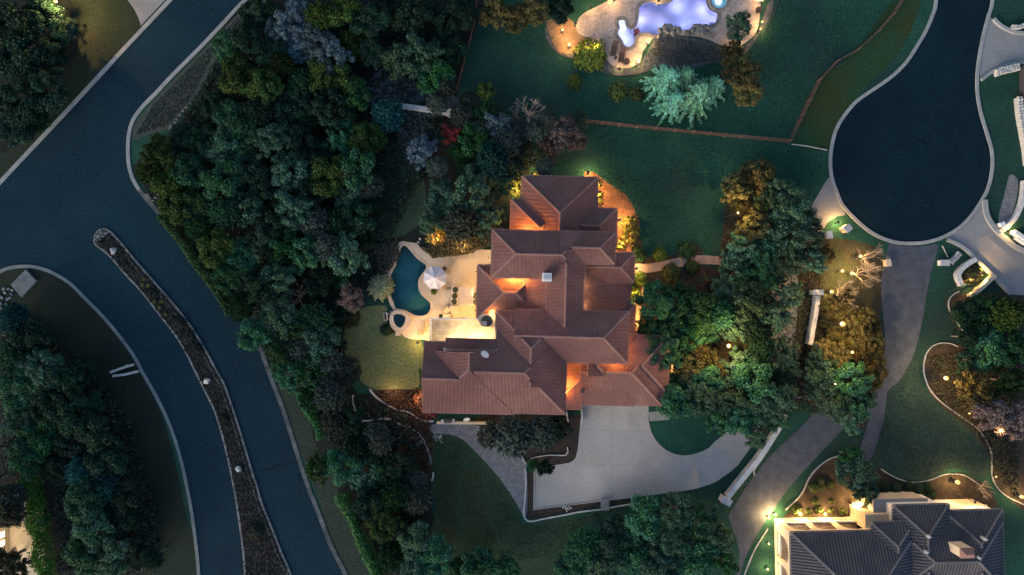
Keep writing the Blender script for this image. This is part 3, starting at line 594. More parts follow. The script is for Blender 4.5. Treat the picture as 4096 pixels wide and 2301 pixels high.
def frame(center, rot):
    c, s_ = math.cos(-rot), math.sin(-rot)
    def to_local(p):
        x, y = p.x-center.x, p.y-center.y
        return (x*c-y*s_, x*s_+y*c)
    def mk(fn, x0, y0, x1, y1, z0, **k):
        xm, ym = (x0+x1)/2, (y0+y1)/2
        a = to_local(fn(x0, ym, z0))[0]; b = to_local(fn(x1, ym, z0))[0]
        n_ = to_local(fn(xm, y0, z0))[1]; s__ = to_local(fn(xm, y1, z0))[1]
        return Block(a, b, s__, n_, z0, **k)
    def world(p, z):
        cc, ss = math.cos(rot), math.sin(rot)
        return Vector((center.x+p[0]*cc-p[1]*ss, center.y+p[0]*ss+p[1]*cc, z))
    return to_local, mk, world
HC = V(1370, 740); HROT = -math.radians(1.4)
hl, hb, hw = frame(HC, HROT)
house = empty('main_house', HC, HROT); tag(house, 'large villa with pink-brown clay tile hip roofs in the centre', 'house')
MH = [
    hb(r1, 703, 105, 1842, 1300, 3.3, sides='WEN'),
    hb(r1, 542, 462, 1420, 1390, 3.3),
    hb(r1, 1300, 582, 2142, 1130, 3.3, sides='ENS'),
    hb(r1, 258, 925, 1668, 1648, 6.0),
    hb(r1, 1290, 945, 2120, 1420, 6.0, sides='ENS'),
    hb(r2, 1165, -150, 1715, 1200, 6.0, sides='WE', inset=.35),
    hb(r2, 560, 100, 1440, 1190, 4.62, s=.4, sides='W', wall=False),
    hb(r2, 112, 95, 1100, 900, 4.1),
    hb(r4, 60, 300, 1180, 1300, 3.225, sides='WES'),
    hb(r4, 400, 390, 1550, 1300, 3.3, sides='ENS'),
    hb(r4, 700, 352, 1630, 1135, 3.15, sides='ENS'),
    hb(r4, 500, -75, 1160, 900, 3.25, sides='EN'),
    hb(r4, 215, 1120, 442, 1360, 3.06, sides='S', wall=False),
    hb(r3, 1060, 30, 1985, 1000, 6.0, sides='WEN'),
    hb(r3, 1300, 14, 2798, 684, 6.0, sides='ENS'),
    hb(r3, 700, 252, 1985, 1352, 6.0, sides='ENS', wall=False),
    hb(r3, 125, 540, 1315, 1352, 5.975, sides='WES'),
    hb(r3, 108, 425, 700, 1345, 6.0, sides='NS'),
    hb(r2, 1500, 85, 2425, 900, 3.3, s=.22, sides='E'),
    hb(r2, 1715, -109, 2487, 332, 3.95, sides='ENS'),
]
fx, fy = hl(r3(1080, 560, 6.5)); MH[15].void = (-99, fx, fy, 99)   # the roof terrace is cut out of this slope
# the long west slope hanging off the central ridge: its top must not rise past that ridge
MH[6].s = .4; MH[6].z0 = MH[5].z0+.4*((MH[5].x1-MH[5].x0)/2)-.4*(MH[6].x1-MH[6].x0)-.03
for a_, b_, c_, d_ in ((1110,300,1960,1320),(720,600,1100,1320)):
    p_, q_ = hl(r3(a_, b_, 6.0)), hl(r3(c_, d_, 6.0)); MB().box(((p_[0]+q_[0])/2, (p_[1]+q_[1])/2, 2.97), (abs(q_[0]-p_[0]), abs(q_[1]-p_[1]), 5.9)).build('wall', M_cream, house)
house_roof(house, MH, .158, M_tile, M_pan, M_ridge, M_cream)
def lh(p): x, y = hl(p); return Vector((x, y, p.z))
# mini roof over the terrace doors
mr0, mr1 = lh(r3(400, 368, 6.4)), lh(r3(1075, 548, 7.0))
ax0, ax1, ay1, ay0 = mr0.x, mr1.x, mr0.y, mr1.y
pz = lambda y: 6.4+.36*(ay1-y)
sl2 = mesh('roof_slope', [(ax0,ay1,pz(ay1)),(ax0,ay0,pz(ay0)),(ax1,ay0,pz(ay0)),(ax1,ay1,pz(ay1))], [(0,1,2,3)], M_pan, house)
k_ = int((ax1-ax0)/.158); w_ = (ax1-ax0)/k_
for i in range(k_):
    pr = []
    for off, hh in ((-.38,0),(-.2,.055),(.2,.055),(.38,0)):
        x = ax0+(i+.5+off)*w_
        for y in (ay1+.05, ay0): pr.append(Vector((x, y, pz(y)+.012+hh)))
    mesh('tile_row', pr, [(1,0,2,3),(3,2,4,5),(5,4,6,7)], M_tile, sl2)
v, f = capline(Vector((ax0-.1,ay0,pz(ay0))), Vector((ax1+.1,ay0,pz(ay0))), .2, .16); mesh('ridge_cap', v, f, M_ridge, house)
MB().box(((ax0+ax1)/2,(ay0+ay1)/2-.35,4.9), (ax1-ax0-.3, (ay1-ay0)-.9, 3.1)).build('wall', M_cream, house)
for fx in (.2, .5, .8):
    d_ = MB().box((ax0+(ax1-ax0)*fx, ay1-.54, 4.35), (1.1,.06,2.0)).build('terrace_door', M_win, house)
MB().box((ax1-.02, ay0+.1, pz(ay0)-.1), (.3,.3,.25)).build('roof_finial', M_white, house); MB().box((ax0+.02, ay0+.1, pz(ay0)-.1), (.3,.3,.25)).build('roof_finial', M_white, house)
# roof terrace with parapets
dz = 3.45
dp = [lh(p) for p in (r5(745,1105,dz), r5(1400,1105,dz), r5(1400,1205,dz), r5(1585,1205,dz), r5(1592,1440,dz), r5(745,1440,dz))]
dk = sheet('roof_terrace', dp, dz, M_deck, parent=house, thick=.35)
for a, b, w, h_, mm_ in (((739,1098),(739,1428),.14,.95,M_white),((739,1098),(1404,1106),.14,.95,M_white),((1592,1200),(1590,1372),.3,.6,M_white),((735,1436),(925,1440),.55,.5,M_white)):
    A, B = lh(r5(*a,dz)), lh(r5(*b,dz)); vv, ff = ribbon([A, B], w, dz, dz+h_, bev=.02); mesh('parapet', vv, ff, mm_, dk)
for x in (960, 1190): q = lh(r5(x,1098,dz)); MB().box((q.x,q.y+.05,dz+.5), (.3,.3,1.05)).build('parapet_post', M_white, dk)
for x in (850, 1150): q = lh(r5(x,1240,dz)); MB().box((q.x,q.y,dz/2), (.5,.5,dz-.4)).build('terrace_pillar', M_cream, house)
MB().box(((dp[0].x+dp[4].x)/2+2.0,(dp[0].y+dp[4].y)/2-1.2,dz/2-.2), (dp[4].x-dp[0].x-4.6, 5.0, dz-.45)).build('wall', M_cream, house)
# spiral stair corner
lz = 4.75; st = lh(r5(1475,1130,lz))
fl_ = [lh(p) for p in (r5(1405,1042,lz), r5(1580,1042,lz), r5(1582,1204,lz), r5(1402,1204,lz), r5(1345,1096,lz))]
sheet('stair_landing', fl_, lz, M_terr, parent=house, thick=1.6)
stw = MB().lathe((st.x,st.y,lz-.02), [(.66,0),(.66,.05)], 24).build('stair_well', M_glass, house)
for i in range(9):
    a0 = math.pi*.6+i*.35; q = Vector((st.x+math.cos(a0)*.34, st.y+math.sin(a0)*.34, lz+.06+i*.03)); MB().box(q, (.6,.2,.03), a0).build('stair_tread', M_metal, stw)
MB().tube((st.x,st.y,lz),(st.x,st.y,lz+.9),.04).build('stair_pole', M_metal, stw)
for i in range(18):
    a0 = math.pi*.9+i*.2; MB().tube((st.x+math.cos(a0)*.68,st.y+math.sin(a0)*.68,lz+.6),(st.x+math.cos(a0+.2)*.68,st.y+math.sin(a0+.2)*.68,lz+.6),.025,n=5).build('stair_rail', M_metal, stw)
q = lh(r5(1440,1165,lz)); MB().box((q.x,q.y,lz+.3), (.55,.55,.06)).build('stair_hatch', M_grey, stw)
# chimney, dish, vents
q = lh(r2(1160,265,7.0)); MB().box((q.x,q.y,6.6), (.95,.85,2.4)).build('chimney', M_white, house); MB().box((q.x,q.y,7.86), (1.08,.98,.14)).build('chimney_cap', M_white, house)
MB().box((q.x,q.y,7.95), (.8,.5,.1)).build('chimney_cowl', M_grey, house)
q = lh(r3(920,580,7.3)); dsh = MB().tube((q.x,q.y-.5,6.9),(q.x,q.y-.1,7.6),.04).build('dish_mast', M_grey, house)
u_ = Vector((.15,.5,.85)).normalized(); cc_ = Vector((q.x,q.y-.05,7.65)); a_ = u_.orthogonal().normalized(); b_ = u_.cross(a_)
vs = [cc_]+[cc_+(a_*math.cos(t)*.38+b_*math.sin(t)*.52)+u_*.1 for t in (2*math.pi*i/18 for i in range(18))]
mesh('satellite_dish', vs, [(0, 1+i, 1+(i+1) % 18) for i in range(18)], M_white, house, True); MB().tube(cc_, cc_+u_*.5+Vector((0,-.15,0)), .02).build('dish_arm', M_grey, house)
q = lh(r4(443,1112,3.9)); MB().box((q.x,q.y,3.8), (.36,.42,.9)).build('roof_pillar', M_cream, house); MB().box((q.x,q.y,4.28), (.44,.5,.08)).build('roof_pillar_cap', M_metal, house)
# white parapet corner by the lower left wing
A, B, C_ = lh(r5(1350,395,3.4)), lh(r5(1532,395,3.4)), lh(r5(1345,900,3.4))
for p_, q_ in ((A, B), (A, C_)):
    vv, ff = ribbon([p_, q_], .12, 2.9, 4.0, bev=.02); mesh('parapet', vv, ff, M_white, house)
# house wall lamps and lit windows (house frame)
def wall_lamp(p, power, col=(1,.50,.16), r=.05, name='wall_lantern', visible=True):
    x, y = hl(p); z = p.z
    L_ = MB().box((x,y,z+.16), (.14,.14,.06), 0).box((x,y,z-.14), (.1,.1,.04)).box((x,y,z+.03),(.03,.03,.3)).build(name, M_metal, house)
    MB().lathe((x,y,z-.1), [(.045,0),(.06,.1),(.04,.2)], 8).build('lantern_glass', M_bulb, L_)
    point('lantern_light', (x, y, z-.3), power*(3.0 if col == OR else 1.0 if col == PY else .8), col, r, house)
OR = (1,.38,.075); YE = (1,.58,.19); PY = (1,.66,.28)
wall_lamp(r1(760,962,5.2), 230, OR); wall_lamp(r1(1020,962,5.4), 40, OR)
wall_lamp(r2(640,236,5.5), 190, OR); wall_lamp(r2(800,236,5.5), 120, OR); wall_lamp(r2(330,800,4.9), 50, OR)
wall_lamp(r4(900,655,5.2), 90, OR); wall_lamp(r4(330,655,5.2), 25, OR)
wall_lamp(r4(193,1030,5.0), 200, OR); wall_lamp(r4(193,1150,4.6), 80, OR)
wall_lamp(r4(1042,450,5.0), 30, OR)
for yy in (385, 700):
    q = r2(1708, yy, 5.35); wall_lamp(q, 30, PY); x, y = hl(r2(1690, yy, 5.2)); MB().box((x+.0,y,5.1), (.06,1.2,.9)).build('window', M_win, house)
for xx in (1040, 1180, 1320, 1450): wall_lamp(r5(xx,1392,5.0), 85, PY)
for (x, y, z, p_, c_) in ((1330,480,2.9,95,YE),(1330,760,3.0,120,YE),(1320,1000,3.0,190,YE),(1150,1085,2.9,90,YE),(880,1108,2.9,75,YE),(715,1190,2.8,170,YE),(715,1340,2.8,120,YE),(1495,300,2.9,40,YE),(1562,1060,5.6,40,PY)):
    wall_lamp(r5(x,y,z), p_, c_)
# doors and windows on the outer walls
for i in (0, 3, 15, 14, 9):
    b = MH[i]
    for k in range(3):
        x = b.x0+(b.x1-b.x0)*(k+1)/4; s_y = b.y0+b.inset+.011*i-.02
        if i in (15, 9): MB().box((x, s_y, 1.25), (2.2 if i == 9 else 1.2, .08, 2.2 if i == 9 else 1.4)).build('garage_door' if i == 9 else 'window', M_white if i == 9 else M_glass, house)
    y = (b.y0+b.y1)/2; MB().box((b.x1-b.inset-.011*i+.02, y, b.z0-1.3), (.08, 1.2, 1.4)).build('window', M_glass, house)

# ------------------------------------------------------------------ lower right house with arcade
EC = t12(900, 1400); EROT = math.radians(1.2)
el, eb, ew = frame(EC, EROT)
ne = empty('arcade_house', EC, EROT); tag(ne, 'cream stucco house with grey tile roof and lit arcade, lower right', 'house')
EB = [
    eb(t12, 178, 1115, 1140, 1950, 5.8, wall=False),
    eb(t12, 785, 1047, 1112, 1700, 5.8, sides='WEN', wall=False),
    eb(t12, 947, 916, 1367, 1500, 5.4, sides='WEN', inset=.3),
    eb(t12, 1330, 958, 1772, 1600, 5.2, sides='WEN', inset=.3),
    eb(t12, 950, 1060, 1772, 1560, 5.5, inset=.4),
]
house_roof(ne, EB, .36, M_tileD, M_panD, M_ridgeD, M_white)
def le(p): x, y = el(p); return Vector((x, y, p.z))
def plate(name, outer, holes, origin, xd, thick, m, parent):
    """upright wall with openings: 2-D outline (x along wall, z up), extruded"""
    L = [outer]+holes; loops = [[Vector((a, b, 0)) for a, b in l] for l in L]
    flat_ = [p for l in loops for p in l]; tr = tessellate_polygon(loops); n = len(flat_)
    xd = Vector(xd); nd = Vector((xd.y, -xd.x, 0))
    vs = [origin+xd*p.x+Vector((0,0,p.y)) for p in flat_]+[origin+xd*p.x+Vector((0,0,p.y))+nd*thick for p in flat_]
    fs = [tuple(t) for t in tr]+[tuple(n+i for i in reversed(t)) for t in tr]; base = 0
    for l in loops:
        k = len(l); fs += [(base+i, base+(i+1) % k, n+base+(i+1) % k, n+base+i) for i in range(k)]; base += k
    return mesh(name, vs, fs, m, parent)
def arch(x0, x1, z0, zs, top, n=12):
    r = (x1-x0)/2; c = (x0+x1)/2
    return [(x0, z0), (x1, z0)]+[(c+r*math.cos(math.pi*i/n), zs+(top-zs)*math.sin(math.pi*i/n)) for i in range(n+1)]
b0 = EB[0]; wx, wy = b0.x0+.28, b0.y1-.3
Nlen = 10.2; Wlen = 12.5
an = [arch(.75+3.1*i, 3.45+3.1*i, .75, 2.9, 4.3) for i in range(3)]
plate('arcade_wall', [(0,0),(Nlen,0),(Nlen,5.75),(0,5.75)], an, Vector((wx,wy,0)), (1,0,0), .4, M_cream, ne)
aw = [arch(.9+3.7*i, 4.0+3.7*i, .75, 2.9, 4.3) for i in range(3)]
plate('arcade_wall', [(0,0),(Wlen,0),(Wlen,5.72),(0,5.72)], aw, Vector((wx+.02,wy-.42,0)), (0,-1,0), -.4, M_cream, ne)
MB().box((wx+5.3,wy-6.5,.35), (9.6,11.6,.7)).build('arcade_floor', M_terr, ne)
MB().box((wx+6.6,wy-7.9,3.0), (8.4,10.6,5.2)).build('wall', M_cream, ne)
for i in range(3):
    bl = MB()
    for k in range(9): bl.lathe((wx+.95+3.1*i+k*.29, wy-.15, .75), [(.05,0),(.09,.2),(.05,.45),(.06,.6)], 6)
    bl.box((wx+2.1+3.1*i, wy-.15, 1.41), (2.68,.22,.1)); bl.build('balustrade', M_white, ne)
    bl = MB()
    for k in range(10): bl.lathe((wx+.2, wy-1.5-3.7*i-k*.29, .75), [(.05,0),(.09,.2),(.05,.45),(.06,.6)], 6)
    bl.box((wx+.2, wy-2.87-3.7*i, 1.41), (.22,3.08,.1)); bl.build('balustrade', M_white, ne)
    MB().box((wx+2.2+3.1*i, wy-2.55, 1.9), (1.5,.1,2.3)).build('window', M_glass, ne)
# stepped annex right of the arcade
q = le(r6(1612,390)); 
MB().box((q.x+2.2,q.y+.75,1.95), (4.4,1.6,3.9)).build('annex_wall', M_cream, ne)
q2 = le(r6(1660,250)); MB().lathe((q2.x+1.35,q2.y+.1,0), [(1.2,0),(1.2,1.6),(1.05,1.6),(1.05,1.2)], 24).build('round_bastion', M_cream, ne)
q3 = le(r6(2030,300)); MB().box((q3.x+.9,q3.y,1.5), (2.6,1.8,3.0)).build('annex_wall', M_cream, ne); MB().box((q3.x+.9,q3.y,3.06), (2.8,2.0,.12)).build('annex_roof', M_fan, ne)
q4 = le(r7(430,120,3.2)); MB().box((q4.x,q4.y-.6,1.6), (6.4,1.8,3.2)).build('annex_wall', M_cream, ne); MB().box((q4.x,q4.y-.6,3.27), (6.6,2.0,.14)).build('annex_roof', M_fan, ne)
q5 = le(r7(1720,215,2.6)); MB().box((q5.x,q5.y-.8,1.3), (2.8,2.0,2.6)).build('annex_wall', M_cream, ne); MB().box((q5.x,q5.y-.8,2.66), (3.0,2.2,.12)).build('annex_roof', M_terr, ne)
# tiled chimney
q = le(t12(1345,1200,6.4)); ch = MB().box((q.x+1.0,q.y-.45,7.2), (1.5,1.0,2.6)).build('chimney', M_cream, ne)
c_ = Vector((q.x+1.0,q.y-.45,8.5)); vs = [c_+Vector((x,y,0)) for x,y in ((-.85,-.6),(.85,-.6),(.85,.6),(-.85,.6))]+[c_+Vector((-.45,0,.55)), c_+Vector((.45,0,.55))]
mesh('chimney_roof', vs, [(0,1,5,4),(1,2,5),(2,3,4,5),(3,0,4)], M_ridge, ch); MB().box((q.x+1.0,q.y-.95,8.0), (.5,.06,.5)).build('chimney_vent', M_metal, ch)
for (x, y) in ((1228,1165),(1655,1185),(1605,1325),(1210,1283)):
    p_ = le(t12(x,y,7.4)); MB().lathe((p_.x,p_.y,6.2+.0), [(.16,0),(.2,.8),(.12,1.1)], 8).build('roof_finial', M_grey, ne)
# ------------------------------------------------------------------ vegetation prototypes (shared meshes)
def leaf_mesh(name, P, Nn, size, m, asp=.62):
    """one diamond-shaped leaf per point, facing Nn"""
    n = len(P); Nn = Nn/np.linalg.norm(Nn, axis=1, keepdims=True)
    r = rng.normal(size=(n, 3)); a = np.cross(Nn, r); a /= np.linalg.norm(a, axis=1, keepdims=True)+1e-9; b = np.cross(Nn, a)
    s = (size*rng.uniform(.6, 1.35, n))[:, None]
    bend = Nn*s*.18
    v = np.stack([P+a*s, P+b*s*asp-bend, P-a*s, P-b*s*asp-bend], 1).reshape(-1, 3)
    me = bpy.data.meshes.new(name); me.vertices.add(4*n); me.vertices.foreach_set('co', v.astype(np.float32).ravel())
    me.loops.add(4*n); me.loops.foreach_set('vertex_index', np.arange(4*n, dtype=np.int32))
    me.polygons.add(n); me.polygons.foreach_set('loop_start', np.arange(0, 4*n, 4, dtype=np.int32)); me.polygons.foreach_set('loop_total', np.full(n, 4, np.int32))
    me.materials.append(m); me.update(); me.validate(); return me
def unit(n):
    d = rng.normal(size=(n, 3)); return d/np.linalg.norm(d, axis=1, keepdims=True)
def crown_oak(name, lobes=26, per=330, size=.050, spread=.74, lobe=(.17, .36), flat_=.62, ragged=.0):
    P = []; Nn = []
    for i in range(lobes):
        a = rng.uniform(0, 2*math.pi); rad = spread*math.sqrt(rng.uniform(0, 1)); zz = flat_*(1-rad**2*.8)*rng.uniform(.15, 1)
        c = np.array((rad*math.cos(a)*(1+ragged*rng.normal()), rad*math.sin(a)*(1+ragged*rng.normal()), zz-.15)); lr = rng.uniform(*lobe)
        d = unit(per); d[:, 2] = np.abs(d[:, 2])*rng.uniform(.4, 1, per)-.5*rng.uniform(0, 1, per)**2
        rr = lr*rng.uniform(.45, 1.12, per)[:, None]
        P.append(c+d*rr*np.array((1, 1, .8))); Nn.append(d+rng.normal(size=(per, 3))*.55+np.array((0, 0, .35)))
    return leaf_mesh(name, np.concatenate(P), np.concatenate(Nn), size, M_leaf)
def crown_spiky(name, tips=230, per=46, size=.045, zf=.8):
    """juniper / cedar elm: upward-pointing sprays"""
    P = []; Nn = []
    for i in range(tips):
        a = rng.uniform(0, 2*math.pi); rad = math.sqrt(rng.uniform(0, 1))*.92
        base = np.array((rad*math.cos(a)*.72, rad*math.sin(a)*.72, zf*(1-rad)*.7-.1)); d = np.array((math.cos(a)*rad*.5, math.sin(a)*rad*.5, .55)); d /= np.linalg.norm(d); L = rng.uniform(.16, .36)
        t = rng.uniform(0, 1, per); w = (1-t)*.11
        P.append(base+d*(t*L)[:, None]+unit(per)*w[:, None]); Nn.append(unit(per)+np.array((0, 0, .5)))
    return leaf_mesh(name, np.concatenate(P), np.concatenate(Nn), size, M_leaf, .4)
def crown_cedar(name, layers=8):
    P = []; Nn = []
    for k in range(layers):
        f = k/(layers-1); R = 1.0*(1-f)**.8+.07; z = 1.5*f; nb = int(10-4*f)
        for j in range(nb):
            a = 2*math.pi*(j+rng.uniform(-.25, .25))/nb+k*.7; L = R*rng.uniform(.75, 1.05); n = int(120*L)+14
            t = rng.uniform(.1, 1, n)**.8; side = rng.normal(size=n)*.058*(1.25-t*.9)
            x = t*L; zz = z-.42*x*x/(R+.2)+rng.normal(size=n)*.03-np.abs(side)*.5
            P.append(np.stack([x*math.cos(a)-side*math.sin(a), x*math.sin(a)+side*math.cos(a), zz], 1))
            nn = np.stack([np.full(n, .25*math.cos(a)), np.full(n, .25*math.sin(a)), np.ones(n)], 1)+rng.normal(size=(n, 3))*.45; Nn.append(nn)
    return leaf_mesh(name, np.concatenate(P), np.concatenate(Nn), .042, M_needle, .34)
def crown_bush(name, n=1300, size=.1):
    d = unit(n); d[:, 2] = np.abs(d[:, 2]); lump = 1+.16*np.sin(d[:, 0]*6+1)*np.cos(d[:, 1]*7)+.1*np.sin(d[:, 2]*9)
    return leaf_mesh(name, d*(lump*rng.uniform(.72, 1.06, n))[:, None]*np.array((1, 1, .85)), d+rng.normal(size=(n, 3))*.5, size, M_leaf)
def branches(name, seed, levels=5, up=.75, m=None, spread=.55, r0=.03, sides=4):
    rd = random.Random(seed); mb = MB()
    def grow(p, d, L, r, lv):
        q = p+d*L; mid = p.lerp(q, .5)+Vector((rd.uniform(-1,1), rd.uniform(-1,1), rd.uniform(-1,1)))*L*.09
        mb.tube(p, mid, r, r*.85, sides, False); mb.tube(mid, q, r*.85, r*.68, sides, False)
        if lv == 0: return
        for k in range(rd.choice((2, 3, 3)) if lv > 1 else 3):
            ax = Vector((rd.gauss(0,1), rd.gauss(0,1), rd.gauss(0,.5))); nd = (d+ax.normalized()*spread*rd.uniform(.6,1.35)+Vector((0,0,.10*up))).normalized()
            grow(q if k else p.lerp(q, rd.uniform(.6,.95)), nd, L*rd.uniform(.62,.86), r*.62, lv-1)
    for k in range(5):
        a = 2*math.pi*k/5+rd.uniform(-.4,.4); grow(Vector((0,0,0)), Vector((math.cos(a)*.9, math.sin(a)*.9, up)).normalized(), .30, r0, levels-1)
    me = bpy.data.meshes.new(name); me.from_pydata([tuple(v) for v in mb.v], [], mb.f); me.materials.append(m or M_palebark); me.update(); return me
def trunk_mesh(name, seed):
    rd = random.Random(seed); mb = MB(); mb.tube((0,0,-.02), (.01,.02,.55), .085, .055, 8, False)
    for k in range(5):
        a = 2*math.pi*k/5+rd.uniform(-.4,.4); e1 = Vector((math.cos(a)*.28, math.sin(a)*.28, .85)); e2 = Vector((math.cos(a+.2)*.58, math.sin(a+.2)*.58, 1.05))
        mb.tube((.01,.02,.5), e1, .05, .03, 6, False); mb.tube(e1, e2, .03, .012, 5, False); mb.tube(e1, e1+Vector((rd.uniform(-.2,.2), rd.uniform(-.2,.2), .3)), .022, .008, 5, False)
    me = bpy.data.meshes.new(name); me.from_pydata([tuple(v) for v in mb.v], [], mb.f); me.materials.append(M_bark); me.update(); return me
PROTO = {
    'oak': [crown_oak('oak_crown_%d' % i, lobes=24+2*i, ragged=.08) for i in range(5)],
    'loose': [crown_oak('loose_crown_%d' % i, lobes=54, per=150, size=.042, lobe=(.09,.25), spread=.84, ragged=.1) for i in range(3)],
    'spiky': [crown_spiky('spiky_crown_%d' % i) for i in range(3)],
    'cedar': [crown_cedar('cedar_crown_%d' % i) for i in range(2)],
    'bush': [crown_bush('bush_crown_%d' % i) for i in range(3)],
    'bare': [branches('bare_branches_%d' % i, i+3) for i in range(3)],
}
TRUNK = [trunk_mesh('trunk_%d' % i, i) for i in range(3)]
TINT = {  # base colour, words
    'o': ((.028,.102,.054), 'teal-green oak', 'oak'), 'g': ((.027,.062,.014), 'yellow-green oak', 'oak'), 'd': ((.009,.036,.023), 'dark green oak', 'oak'),
    'y': ((.070,.098,.082), 'grey-green wispy tree', 'spiky'), 'Y': ((.080,.125,.145), 'blue-grey wispy tree', 'loose'), 'l': ((.078,.076,.028), 'olive oak', 'loose'),  # 'l': warm brownish cast of the lamps is put into the olive leaf colour
    'c': ((.115,.31,.225), 'blue-green cedar', 'cedar'), 'p': ((.13,.098,.088), 'grey-pink bushy tree', 'loose'), 'r': ((.24,.05,.04), 'red-leaved tree', 'loose'),
    't': ((.020,.100,.100), 'bluish teal bushy tree', 'spiky'), 's': ((.044,.102,.066), 'soft grey-teal oak', 'loose'), 'b': ((1,1,1), 'bare leafless tree', 'bare'), 'e': ((.014,.066,.026), 'deep green oak', 'oak'),
}
TREES = []   # view px u, v, crown radius px, kind
def trees(s):
    for tok in s.split():
        k = tok[0]; u, v, r = (float(x) for x in tok[1:].split(',')); TREES.append((u, v, r, k))
